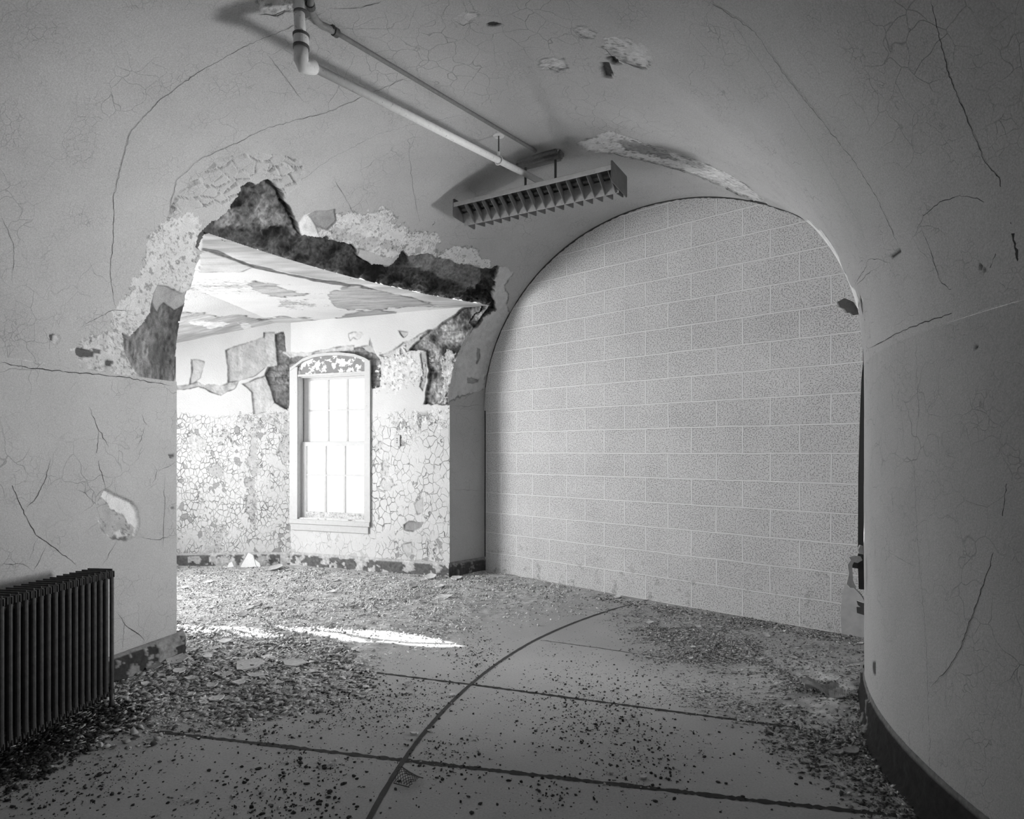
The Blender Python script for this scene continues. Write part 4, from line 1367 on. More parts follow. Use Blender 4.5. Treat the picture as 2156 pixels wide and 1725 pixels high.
RP = 0.0235
top = shell_pt(624, 3) + np.array([0, 0, 0.04])
top = np.array([E0[0] - 0.012, E0[1] - 0.0, vault_h(math.hypot(E0[0] - C0[0], E0[1] - C0[1])) + 0.02])
bm = bmesh.new(); bm_tube(bm, [loc(top, E0), loc(E0 + np.array([0, 0, 0.03]), E0)], RP * 1.0, 20)
bm_obj('riser', bm, M_pipe, pr, True)
dd_ = (E1 - E0) / np.linalg.norm(E1 - E0)
bm = bmesh.new(); bm_tube(bm, [loc(E0 + dd_ * 0.03, E0), loc(E1, E0)], RP * 0.88, 20)
bm_obj('run', bm, M_pipe, pr, True)
bm = bmesh.new(); bm_tube(bm, [(0, 0, 0.055), (0, 0, 0.0), (0.003, 0.01, -0.018), tuple(dd_ * 0.035 + np.array([0, 0, -0.012])), tuple(dd_ * 0.07)], [0.03, 0.031, 0.029, 0.03, 0.03], 20)
bm_obj('elbow', bm, M_pipe, pr, True)


def ring(name, parent, z, r, hh, mat):
    bm = bmesh.new(); bm_tube(bm, [(0, 0, z), (0, 0, z + hh)], r, 24)
    return bm_obj(name, bm, mat, parent)


ring('collar', pr, 0.052, 0.0345, 0.012, M_ring)
zt = h_pipe
c_lo = HC + (HY - 100) / FPX * E0[1] - h_pipe
c_hi = HC + (HY - 78) / FPX * E0[1] - h_pipe
ring('coupling', pr, c_lo, 0.033, c_hi - c_lo, M_pipe)
ring('collar', pr, c_hi - 0.002, 0.0355, 0.012, M_ring)
ring('collar', pr, c_lo - 0.003, 0.0340, 0.004, M_ring)
ring('collar', pr, top[2] - E0[2] - 0.085, 0.032, 0.005, M_ring)

# pipe hanger
hp = HPT
tpar = (hp - E0) @ dd_; hp = E0 + dd_ * tpar
hr = empty('pipe_hanger', (hp[0], hp[1], hp[2]))
tag(hr, 'thin rod and ring holding the white pipe below the vault', 'hanger')
vt = vault_h(math.hypot(hp[0] - C0[0], hp[1] - C0[1])) - hp[2]
bm = bmesh.new(); bm_tube(bm, [(0, 0, 0.05), (0, 0, vt)], 0.0045, 8); bm_obj('rod', bm, M_rod, hr)
bm = bmesh.new(); bm_tube(bm, [(0, 0, vt - 0.012), (0, 0, vt + 0.004)], [0.036, 0.046], 14); bm_obj('ceiling_plate', bm, M_pipe, hr)
bm = bmesh.new()
nx = Vector((-dd_[1], dd_[0], 0))
pts = [nx * (0.027 * math.sin(t)) + Vector((0, 0, 0.027 * -math.cos(t))) for t in np.linspace(0, 2 * math.pi, 20)]
bm_tube(bm, pts, 0.0045, 8); bm_tube(bm, [(0, 0, 0.024), (0, 0, 0.055)], 0.009, 8); bm_obj('clevis', bm, M_pipe, hr)

# conduit hugging the vault
def on_vault(px, py, off):
    p = shell_pt(px, py); return p + shell_normal(p) * off


cp = [(652, -14), (652, 6), (656, 22), (664, 36), (676, 48), (690, 54), (705, 62)] + [(705 + (1128 - 705) * t, 62 + (314 - 62) * t) for t in np.linspace(0.04, 1, 16)]
CPT = [on_vault(x, y, 0.014) for x, y in cp]
cr = empty('electrical_conduit', tuple(CPT[8]))
tag(cr, 'dark grey conduit running along the vault to the light canopy', 'conduit')
o8 = CPT[8]
bm = bmesh.new(); bm_tube(bm, [loc(p, o8) for p in CPT[6:]], 0.011, 12); bm_obj('tube', bm, M_conduit, cr, True)
bm = bmesh.new(); bm_tube(bm, [loc(p, o8) for p in CPT[:7]], [0.0155] * 7, 12); b_ = bm_obj('flexible_sleeve', bm, M_canopy, cr, True)
for k, px_ in ((6, 'clip'), (1, 'clip')):
    q = loc(CPT[k], o8); q2 = loc(CPT[k + 1], o8); dq = (q2 - q).normalized()
    bm = bmesh.new(); bm_tube(bm, [q - dq * 0.012, q + dq * 0.012], 0.021, 12)
    bm_box(bm, (-0.006, -0.03, -0.004), (0.006, 0.03, 0.012), Matrix.Translation(q))
    bm_obj('clip', bm, M_rod, cr)

# ------------------------------------------------------------------ louvered light
s1 = shell_pt(1091, 330); s2 = shell_pt(1163, 316)
FZ = 3.045
FA = px_at_h(955, 425, FZ); FB = px_at_h(1286, 345, FZ)      # top near edge of the body
fd = (FB - FA) / np.linalg.norm(FB - FA); FLn = np.linalg.norm(FB - FA)
fn = np.array([-fd[1], fd[0], 0.0])
if fn[1] < 0: fn = -fn
FW = 0.285
cen = (FA + FB) / 2 + fn * FW / 2
light = empty('louvered_light', (cen[0], cen[1], FZ - 0.11), math.atan2(fd[1], fd[0]))
tag(light, 'hanging rectangular fluorescent light with sawtooth louver blades', 'light')
HL, HW = FLn / 2, FW / 2
sgn = 1 if (np.array([-math.sin(light.rotation_euler.z), math.cos(light.rotation_euler.z)]) @ fn[:2]) > 0 else -1
# local: x along, y across (near side is -sgn*HW), z up, origin at the louver bottom, body top at 0.11
bm = bmesh.new(); bm_box(bm, (-HL, -0.045, 0.075), (HL, 0.045, 0.125)); bmesh.ops.bevel(bm, geom=list(bm.edges), offset=0.006, segments=2, affect='EDGES')
bm_obj('housing', bm, M_fix, light)
bm = bmesh.new(); bm_box(bm, (-HL + 0.01, -HW + 0.02, 0.090), (HL - 0.01, HW - 0.02, 0.098))
bm_obj('dark_gap_plate', bm, M_rod, light)  # dark plate added so the gaps between blades read as shade
for s in (-1, 1):
    bm = bmesh.new()
    prof = [(s * 0.045, 0.118), (s * (HW - 0.012), 0.11), (s * HW, 0.103), (s * HW, 0.074), (s * (HW - 0.004), 0.074), (s * (HW - 0.004), 0.10), (s * 0.045, 0.112)]
    ra = [bm.verts.new((-HL, y, z)) for y, z in prof]; rb = [bm.verts.new((HL, y, z)) for y, z in prof]
    bm.faces.new(ra); bm.faces.new(rb[::-1])
    for i in range(len(prof)):
        j = (i + 1) % len(prof); bm.faces.new((ra[i], rb[i], rb[j], ra[j]))
    bm_obj('side_reflector', bm, M_fix, light)
NBL = 17
for k in range(NBL):
    x = -HL + 0.02 + (2 * HL - 0.04) * (k + 0.0) / (NBL - 1)
    if k in (0,):
        continue
    bm = bmesh.new()
    prof = [(-HW + 0.006, 0.095), (-HW + 0.006, 0.064), (-HW * 0.86, 0.056), (0, -0.022), (HW * 0.9, -0.004), (HW - 0.006, 0.0), (HW - 0.006, 0.095)]
    if sgn < 0: prof = [(-y, z) for y, z in prof]
    ra = [bm.verts.new((x - 0.0025, y, z)) for y, z in prof]; rb = [bm.verts.new((x + 0.0025, y, z)) for y, z in prof]
    bm.faces.new(ra); bm.faces.new(rb[::-1])
    for i in range(len(prof)):
        j = (i + 1) % len(prof); bm.faces.new((ra[i], rb[i], rb[j], ra[j]))
    bm_obj('louver_blade', bm, M_blade, light)
bm = bmesh.new()
prof = [(-0.03, 0.06), (0.03, 0.06), (0.002, -0.022), (-0.002, -0.022)]
ra = [bm.verts.new((-HL, y, z)) for y, z in prof]; rb = [bm.verts.new((HL, y, z)) for y, z in prof]
bm.faces.new(ra); bm.faces.new(rb[::-1])
for i in range(4):
    j = (i + 1) % 4; bm.faces.new((ra[i], rb[i], rb[j], ra[j]))
bm_obj('center_blade', bm, M_mid, light)
for s in (-1, 1):
    bm = bmesh.new()
    xx = s * (HL + 0.003)
    prof = [(-HW, 0.012), (-HW, 0.130), (-HW + 0.01, 0.136), (HW - 0.01, 0.136), (HW, 0.13), (HW, 0.004), (HW - 0.008, -0.006), (-HW + 0.01, 0.002)]
    ra = [bm.verts.new((xx - 0.003, y, z)) for y, z in prof]; rb = [bm.verts.new((xx + 0.003, y, z)) for y, z in prof]
    bm.faces.new(ra); bm.faces.new(rb[::-1])
    for i in range(len(prof)):
        j = (i + 1) % len(prof); bm.faces.new((ra[i], rb[i], rb[j], ra[j]))
    bm_obj('end_plate', bm, M_blade, light)
Rz = Matrix.Rotation(-light.rotation_euler.z, 3, 'Z')
def to_light(P):
    return Rz @ (Vector(P) - Vector(light.location))
for sp_, pxs in ((s1, 1091), (s2, 1163)):
    # stems stand on the centre line of the housing
    x_ = to_light(sp_).x
    wp = Vector(light.location) + Matrix.Rotation(light.rotation_euler.z, 3, 'Z') @ Vector((x_, 0, 0))
    zt_ = float(vault_h(math.hypot(wp.x - C0[0], wp.y - C0[1]))) - light.location.z - 0.02
    bm = bmesh.new(); bm_tube(bm, [(x_, 0, 0.12), (x_, 0, zt_)], 0.0085, 10)
    bm_obj('stem', bm, M_rod, light)
xa, xb = to_light(s1).x - 0.06, to_light(s2).x + 0.05
wpm = Vector(light.location) + Matrix.Rotation(light.rotation_euler.z, 3, 'Z') @ Vector(((xa + xb) / 2, 0, 0))
zc = float(vault_h(math.hypot(wpm.x - C0[0], wpm.y - C0[1]))) - light.location.z
bm = bmesh.new(); bm_box(bm, (xa, -0.055, zc - 0.045), (xb, 0.055, zc + 0.03))
bmesh.ops.bevel(bm, geom=list(bm.edges), offset=0.022, segments=3, affect='EDGES')
bm_obj('canopy', bm, M_canopy, light, True)

# ================================================================== RADIATOR
def rad_point(px, py, h):
    return px_at_h(px, py, h)


RF = 0.676
a_ = px_at_h(241, 1198, RF); b_ = px_at_h(4, 1257, RF)
rdir = (b_ - a_) / np.linalg.norm(b_ - a_)        # towards the camera along the row
rin = np.array([-rdir[1], rdir[0], 0]);
if rin[0] > 0: rin = -rin                           # towards the wall
RDEP = 0.150
SP_ = 0.0355
rad = empty('radiator', (a_[0], a_[1], 0), math.atan2(rdir[1], rdir[0]))
tag(rad, 'dark cast iron column radiator standing along the left wall', 'radiator')
sy = 1 if (-math.sin(rad.rotation_euler.z) * rin[0] + math.cos(rad.rotation_euler.z) * rin[1]) > 0 else -1


def section_mesh(endfeet):
    bm = bmesh.new()
    cols = np.linspace(0.014, RDEP - 0.014, 4)
    lo = 0.0 if endfeet else 0.075
    for i, c in enumerate(cols):
        foot = endfeet and i in (0, 3)
        bm_tube(bm, [(0, sy * c, 0.03 if foot else 0.095), (0, sy * c, 0.14), (0, sy * c, RF - 0.04), (0, sy * c, RF - 0.012)],
                [0.0105, 0.0092, 0.0092, 0.0092], 10)
    # top and bottom headers bridging the columns
    for z0, z1 in ((RF - 0.05, RF), (0.07, 0.115)):
        vs = bm_box(bm, (-0.0125, min(0, sy * RDEP), z0), (0.0125, max(0, sy * RDEP), z1))
        es = {e for v in vs for e in v.link_edges}
        bmesh.ops.bevel(bm, geom=list(es), offset=0.011, segments=3, affect='EDGES')
    for z in (RF - 0.06, 0.105):
        bm_tube(bm, [(-0.018, sy * RDEP / 2, z), (0.018, sy * RDEP / 2, z)], 0.026, 12)
    me = bpy.data.meshes.new('radiator_section'); bmesh.ops.recalc_face_normals(bm, faces=bm.faces); bm.to_mesh(me); bm.free()
    me.materials.append(M_iron)
    return me


smesh, emesh = section_mesh(False), section_mesh(True)
for k in range(26):
    o = bpy.data.objects.new('section', emesh if k in (0, 25) else smesh)
    COL.objects.link(o); o.parent = rad; o.location = (k * SP_, 0, 0)
for k in (0, 25):
    for c in (0.014, RDEP - 0.014):
        bm = bmesh.new(); bm_tube(bm, [(k * SP_, sy * c, 0.014), (k * SP_, sy * c, 0.05), (k * SP_, sy * c, 0.10)], [0.017, 0.010, 0.013], 10)
        bm_obj('foot', bm, M_iron, rad, True)
bm = bmesh.new(); vs = bm_box(bm, (-0.05, min(-sy * 0.03, sy * (RDEP + 0.02)), 0.0), (0.07, max(-sy * 0.03, sy * (RDEP + 0.02)), 0.014))
bm_obj('foot_block', bm, mat_flat('dark_wood_block', 0.05, 0.9), rad)
# supply valve behind the end section
bm = bmesh.new()
vx, vy = -0.075, sy * (RDEP + 0.005)
bm_tube(bm, [(vx, vy, 0.0), (vx, vy, 0.11)], 0.013, 12)
bm_tube(bm, [(vx, vy, 0.085), (0.0, vy - sy * 0.06, 0.10)], 0.012, 12)
vp = bm_obj('supply_valve', bm, M_canopy, rad, True)
bm = bmesh.new(); bm_tube(bm, [(vx, vy, 0.11), (vx, vy, 0.16)], [0.022, 0.024], 12); bm_obj('valve_cap', bm, M_pipe, vp, True)
bm = bmesh.new(); bm_tube(bm, [(vx, vy, 0.0), (vx, vy, 0.022), (vx, vy, 0.03)], [0.035, 0.032, 0.013], 14); bm_obj('floor_flange', bm, M_canopy, vp, True)

# ================================================================== EDGE OF THE CONVEX WALL
phT = math.degrees(math.pi - math.atan2(1, 1)) * 0
ang_cam = math.atan2(-C0[1], -C0[0])
tang = math.degrees(ang_cam) % 360 - math.degrees(math.acos(R1 / math.hypot(*C0)))    # tangent seen from the eye
def wall_edge(dphi, R):
    a = math.radians(tang - dphi)
    return C0 + R * np.array([math.cos(a), math.sin(a)])


def seg_piece(bm, poly, base, tdir, ndir, th):
    """thin slab: poly of (out, h) in the plane spanned by ndir and z at base, thickness along tdir"""
    ra, rb = [], []
    for u, h in poly:
        q = base + ndir * u
        ra.append(bm.verts.new((q[0], q[1], h))); rb.append(bm.verts.new((q[0] + tdir[0] * th, q[1] + tdir[1] * th, h)))
    bm.faces.new(ra); bm.faces.new(rb[::-1])
    for i in range(len(poly)):
        j = (i + 1) % len(poly); bm.faces.new((ra[i], rb[i], rb[j], ra[j]))


eb = wall_edge(2.5, R1)
en = (eb - C0) / R1                       # out of the convex wall, into the corridor
et = np.array([-en[1], en[0]]) * -1       # onwards down the corridor
dE = float(eb[1])
def eh(py): return HC + (HY - py) / FPX * dE
ed = empty('edge_slit', (eb[0], eb[1], 0))  # black solid put where a dark slit opens at the wall edge
tag(ed, 'narrow black strip standing for the dark slit at the far edge of the convex wall', 'dark strip')
def edge_part(name, poly, mat, th=0.02, par=ed, off=0.0):
    bm = bmesh.new()
    seg_piece(bm, poly, et * off, et, en, th)
    return bm_obj(name, bm, mat, par)
W0 = 0.001
edge_part('slit_strip', [(-0.03, eh(726)), (0.008, eh(735)), (0.006, eh(760)), (0.014, eh(800)), (0.018, eh(840)), (0.024, eh(930)), (0.028, eh(1000)), (0.030, eh(1180)), (0.026, eh(1242)), (-0.03, eh(1242))], M_black)
edge_part('fragment', [(0.0, eh(1184)), (0.055, eh(1183)), (0.055, eh(1198)), (0.0, eh(1200))], M_black)
edge_part('fragment', [(0.0, eh(1271)), (0.036, eh(1267)), (0.030, eh(1276)), (0.015, eh(1280)), (0.036, eh(1281)), (0.034, eh(1293)), (0.0, eh(1296))], M_ring, 0.012)
# loose grey plaster piece sticking out of the broken rim
def rim_piece(name, pxs, label, tone_mat, fwd=0.0):
    p0 = block_front = None
    c = np.mean(np.array(pxs), 0)
    base = shell_pt(min(c[0] + 26, 1840), c[1])
    if base[1] > 3.7: base = shell_pt(c[0] + 45, c[1])
    base = CAMP + (base - CAMP) * (1 - fwd)
    n = np.array([0.25, -1, 0.0]) if name != 'torn_rim' else np.array([-0.75, -0.9, 0.0])
    n /= np.linalg.norm(n)
    P = [plane_pt(x, y, base, n) for x, y in pxs]
    o = np.mean(P, 0)
    bm = bmesh.new()
    ra = [bm.verts.new(Vector(p - o)) for p in P]
    rb = [bm.verts.new(Vector(p - o - n * 0.008)) for p in P]
    bm.faces.new(ra); bm.faces.new(rb[::-1])
    for i in range(len(P)):
        j = (i + 1) % len(P); bm.faces.new((ra[i], rb[i], rb[j], ra[j]))
    ob = bm_obj(name, bm, tone_mat); ob.location = o
    if name in ('plaster_flap', 'torn_rim'):
        ob.parent = ceil_o
        ob['label'] = label
    else:
        tag(ob, label, 'plaster')
    return ob


M_grayp = mat_flat('grey_plaster_scrap', 0.30, 0.9, grain=0.12)
M_palep = mat_flat('pale_plaster_scrap', 0.62, 0.9, grain=0.12)
rim_piece('plaster_flap', [(1764, 636), (1778, 628), (1784, 630), (1797, 636), (1806, 650), (1808, 662), (1797, 664), (1790, 658), (1784, 659), (1778, 650), (1768, 646)],
          'dark grey plaster flap sticking out of the rim', M_grayp)
rim_piece('plaster_sliver', [(1812, 1148), (1817, 1150), (1818, 1168), (1809, 1166), (1807, 1158)],
          'white plaster shred at the upper bracket of the black strip', M_palep)
rim_piece('plaster_strand', [(1788, 1174), (1800, 1171), (1812, 1172), (1816, 1180), (1806, 1186), (1798, 1184), (1794, 1192), (1795, 1205), (1796, 1222), (1803, 1238), (1790, 1238), (1783, 1230), (1788, 1208), (1785, 1190), (1792, 1180)],
          'ragged grey plaster strand hanging below the bracket of the black strip', M_palep)

# ================================================================== DEBRIS
def chips(n, sampler, smin, smax, tones, thick=(0.08, 0.28), tilt=0.22, seed=1, pw=2.2, zbase=None):
    """n irregular five-sided chips as one array: positions from sampler, sizes power-distributed"""
    g = np.random.default_rng(seed)
    xy = sampler(n, g)
    n = len(xy)
    s = smin + (smax - smin) * g.random(n) ** pw
    k = 5
    ang = (np.arange(k)[None] + g.uniform(-0.35, 0.35, (n, k))) * 2 * np.pi / k + g.uniform(0, 6.28, (n, 1))
    rad = s[:, None] * g.uniform(0.55, 1.15, (n, k))
    el = g.uniform(0.45, 1, (n, 1))
    ax, ay = rad * np.cos(ang), rad * np.sin(ang) * el
    rot = g.uniform(0, 6.28, (n, 1))
    px_, py_ = ax * np.cos(rot) - ay * np.sin(rot), ax * np.sin(rot) + ay * np.cos(rot)
    tx, ty = g.normal(0, tilt, (n, 1)), g.normal(0, tilt, (n, 1))
    zt = px_ * tx + py_ * ty + g.uniform(-0.1, 0.1, (n, k)) * s[:, None]
    th = s[:, None] * g.uniform(*thick, (n, 1))
    zb = zt - th
    z0 = (zbase(xy) if zbase else 0) - zb.min(1) - 0.15 * th[:, 0]
    V = np.zeros((n, 2 * k, 3))
    V[:, :k, 0] = V[:, k:, 0] = xy[:, :1] + px_
    V[:, :k, 1] = V[:, k:, 1] = xy[:, 1:] + py_
    V[:, :k, 2] = zt + z0[:, None]
    V[:, k:, 2] = zb + z0[:, None]
    T = np.repeat(tones(n, g), 2 * k)
    base = np.arange(n)[:, None] * 2 * k
    top = base + np.arange(k)[None]
    F4 = np.stack([top, top + k, base + k + (np.arange(k) + 1) % k, base + (np.arange(k) + 1) % k], -1).reshape(-1, 4)
    return V.reshape(-1, 3), F4, top, T


def stuff_mesh(name, parts):
    V, F, PI, T, off = [], [], [], [], 0
    for v, f, t5, t in parts:
        V.append(v); F.append(f + off); PI.append(t5 + off); T.append(t); off += len(v)
    V = np.concatenate(V); F = np.concatenate(F); PI = np.concatenate(PI); T = np.concatenate(T)
    poly = (PI.ravel(), np.arange(len(PI)) * 5, np.full(len(PI), 5))
    return np_mesh(name, V, F4=F, attrs=dict(tone=T), poly=poly)


def ok_floor(xy):
    r = np.hypot(xy[:, 0] - C0[0], xy[:, 1] - C0[1])
    cor = (r > R1 + 0.03) & (r < R2 - 0.035)
    n = np.array([-BD[1], BD[0]])
    cor &= ((xy - BL) @ n) < -0.01
    cR = cross2(dR, xy[:, 0], xy[:, 1], J2)
    bay = (r >= R2 - 0.04) & (cR < -0.03) & (cross2(dL, xy[:, 0], xy[:, 1], J1) > 0.03) & (xy[:, 1] < 6.66) & (xy[:, 0] > -4.8)
    return cor | bay


def dens(fn, box, mx):
    def sm(n, g):
        out = []
        tot = 0
        for _ in range(60):
            q = np.stack([g.uniform(box[0], box[1], 4 * n), g.uniform(box[2], box[3], 4 * n)], -1)
            q = q[ok_floor(q)]
            x, y = to_px(np.c_[q, q[:, 0] * 0])
            p = fn(q, x, y)
            q = q[g.random(len(q)) < p / mx]
            out.append(q); tot += len(q)
            if tot >= n: break
        return np.concatenate(out)[:n]
    return sm


def psoft(poly, x, y, w):
    return np.clip(sdf(poly, x, y) / w + 0.5, 0, 1)


def zfloor(xy):
    P = np.c_[xy, xy[:, 0] * 0]
    x, y = to_px(P)
    rub = np.clip(sdf(RUBBLE[0], x, y) / 60 + 0.5 + 0.5 * fbm(P, 4, 3, 4), 0, 1)
    for R_ in RUBBLE[1:]:
        rub = np.maximum(rub, np.clip(sdf(R_, x, y) / 40 + 0.4 + 0.5 * fbm(P, 5, 3, 6), 0, 1))
    return rub * (0.012 + 0.018 * fbm(P, 5, 3, 14) + 0.010 * np.abs(fbm(P, 26, 4, 12)))


def clump(q, sc, seed, lo=-0.1, hi=0.3):
    f = fbm(np.c_[q, q[:, 0] * 0], sc, 3, seed)
    return np.clip((f - lo) / (hi - lo), 0, 1)


BAYP = RUBBLE[0]
LEFTP = [(100, 1480), (250, 1400), (380, 1360), (480, 1370), (700, 1400), (760, 1430), (640, 1455), (560, 1470), (480, 1500), (380, 1510), (290, 1530), (150, 1540)]
RADP = [(-200, 1540), (60, 1540), (240, 1485), (300, 1500), (240, 1535), (140, 1590), (40, 1650), (-60, 1700), (-300, 1800)]
RIGHTP = [(1330, 1290), (1420, 1290), (1600, 1310), (1830, 1345), (1832, 1560), (1740, 1535), (1600, 1480), (1480, 1440), (1400, 1380)]
FOOTP = [(1030, 1203), (1250, 1252), (1500, 1295), (1830, 1345), (1830, 1362), (1500, 1306), (1240, 1262), (1030, 1225)]
NEARR = [(1700, 1500), (1828, 1480), (1860, 1580), (1960, 1725), (1860, 1725), (1780, 1640), (1640, 1560)]
mix = lambda lo, hi, pd, dlo, dhi: (lambda n, g: np.where(g.random(n) < pd, g.uniform(dlo, dhi, n), g.uniform(lo, hi, n)))
CROSS_PX = [(700, 1480, 60), (690, 1500, 40), (750, 1460, 60), (620, 1610, 40), (680, 1620, 40), (560, 1690, 60), (640, 1700, 50), (680, 1680, 30), (1240, 1500, 90), (1300, 1540, 50), (1210, 1540, 60),
            (1150, 1680, 40), (870, 1480, 60), (800, 1490, 60), (780, 1470, 50), (1330, 1600, 80), (100, 1680, 70), (60, 1640, 60), (190, 1640, 60), (1000, 1380, 40), (550, 1540, 40), (950, 1600, 60)]


def f_spots(q, x, y):
    d = np.zeros(len(q))
    for a, b, r in CROSS_PX:
        d = np.maximum(d, np.exp(-((x - a) ** 2 + ((y - b) * 1.8) ** 2) / (2 * r * r)))
    return d


parts = []
box = (-4.8, 2.6, 1.7, 6.7)
parts.append(chips(62000, dens(lambda q, x, y: psoft(BAYP, x, y, 90) * (0.35 + 0.65 * clump(q, 3, 5)), box, 1), 0.003, 0.013, mix(0.50, 0.95, 0.24, 0.10, 0.32), seed=1, zbase=zfloor, tilt=0.35, pw=3))
parts.append(chips(20000, dens(lambda q, x, y: psoft(LEFTP, x, y, 110) * (0.25 + 0.75 * clump(q, 4, 6)), (-2.8, 0.2, 2.4, 4.6), 1), 0.003, 0.022, mix(0.32, 0.62, 0.30, 0.06, 0.2), seed=2, zbase=zfloor, pw=4.5))
parts.append(chips(11000, dens(lambda q, x, y: psoft(RADP, x, y, 50), (-2.6, -1.0, 1.9, 3.4), 1), 0.003, 0.015, mix(0.02, 0.06, 0.06, 0.25, 0.5), thick=(0.1, 0.4), seed=3, zbase=zfloor, pw=3))
parts.append(chips(24000, dens(lambda q, x, y: psoft(RIGHTP, x, y, 150) * (0.15 + 0.85 * clump(q, 4, 8)), (0.4, 2.6, 2.6, 5), 1), 0.0025, 0.012, mix(0.30, 0.62, 0.42, 0.08, 0.22), seed=4, zbase=zfloor, pw=3.5))
parts.append(chips(4500, dens(lambda q, x, y: psoft(FOOTP, x, y, 10), (-0.4, 2.6, 3.8, 6.6), 1), 0.003, 0.014, mix(0.3, 0.65, 0.5, 0.06, 0.2), seed=5, pw=3))
parts.append(chips(6500, dens(lambda q, x, y: psoft(NEARR, x, y, 110), (0.9, 2.0, 1.8, 3.2), 1), 0.002, 0.013, mix(0.22, 0.5, 0.6, 0.04, 0.15), seed=6, pw=4))
parts.append(chips(9000, dens(lambda q, x, y: 0.2 + 0.8 * clump(q, 3.5, 9, -0.05, 0.25), (-2.3, 2.2, 1.75, 5.2), 1), 0.0018, 0.007, mix(0.06, 0.18, 0.3, 0.3, 0.5), seed=7, pw=3))
parts.append(chips(5200, dens(f_spots, (-2.2, 1.5, 1.75, 4.2), 1), 0.002, 0.0085, mix(0.025, 0.07, 0.12, 0.35, 0.6), thick=(0.3, 0.9), seed=8, pw=3.5))
rub = link('rubble_chips', stuff_mesh('rubble_chips', parts), M_chip)
tag(rub, 'fine plaster chips and dark crumbs scattered thickly over the floor', 'rubble', kind='stuff')

# individual pieces -------------------------------------------------
def flake_mesh(rx, ry, th, seed, curl=0.1, nseg=9):
    r = random.Random(seed)
    bm = bmesh.new()
    an = sorted((k + r.uniform(-0.35, 0.35)) * 2 * math.pi / nseg for k in range(nseg))
    ring = [(rx * r.uniform(0.7, 1.1) * math.cos(a), ry * r.uniform(0.65, 1.1) * math.sin(a)) for a in an]
    def z(x, y): return curl * (x * x / max(rx, 1e-4) + 0.6 * y * y / max(ry, 1e-4))
    rows = []
    for off in (th, 0):
        c = bm.verts.new((0, 0, off))
        inner = [bm.verts.new((x * 0.55, y * 0.55, off + z(x * .55, y * .55) + r.uniform(-.05, .05) * th)) for x, y in ring]
        outer = [bm.verts.new((x, y, off + z(x, y))) for x, y in ring]
        rows.append((c, inner, outer))
    for c, inner, outer in rows:
        for i in range(nseg):
            j = (i + 1) % nseg
            bm.faces.new((c, inner[i], inner[j])); bm.faces.new((inner[i], outer[i], outer[j], inner[j]))
    for i in range(nseg):
        j = (i + 1) % nseg
        bm.faces.new((rows[0][2][i], rows[1][2][i], rows[1][2][j], rows[0][2][j]))
    me = bpy.data.meshes.new('flake'); bmesh.ops.recalc_face_normals(bm, faces=bm.faces); bm.to_mesh(me); bm.free()
    return me


def lump_mesh(r0, seed, flat=0.6):
    r = random.Random(seed)
    bm = bmesh.new()
    bmesh.ops.create_icosphere(bm, subdivisions=1, radius=r0)
    for v in bm.verts:
        v.co *= r.uniform(0.65, 1.25)
        v.co.z = abs(v.co.z) * flat if v.co.z > 0 else v.co.z * 0.15
    me = bpy.data.meshes.new('lump'); bm.to_mesh(me); bm.free()
    return me


M_fl = [mat_flat('plaster_flake_%d' % i, v, 0.85, grain=0.15, gscale=70, bumpd=0.002) for i, v in enumerate((0.42, 0.52, 0.66, 0.30))]
M_crumb = mat_flat('dark_crumb', 0.030, 0.9, grain=0.4)
M_fluff = mat_flat('white_fluff', 0.80, 0.9)


def width_m(px, py, wpx):
    p = floor_pt(px, py); return wpx / FPX * p[1]


def put_flake(name, px, py, wpx, hpx, mi, label, cat, seed, th=0.006, tilt=0.06, curl=0.15, z=0.0, group=None):
    p = floor_pt(px, py)
    rx = width_m(px, py, wpx) / 2
    ry = (hpx / FPX * p[1]) * p[1] / HC / 2
    ry = min(ry, rx * 1.5)
    me = flake_mesh(rx, ry, th, seed, curl)
    me.materials.append(M_fl[mi])
    o = bpy.data.objects.new(name, me); COL.objects.link(o)
    r = random.Random(seed)
    zz = float(zfloor(np.array([[p[0], p[1]]]))[0]) + 0.002 + z
    o.location = (p[0], p[1], zz + abs(tilt) * ry * 0.6)
    o.rotation_euler = (r.uniform(0.3, 1) * tilt, r.uniform(-1, 1) * tilt, r.uniform(-0.2, 0.2))
    tag(o, label, cat, group)
    return o


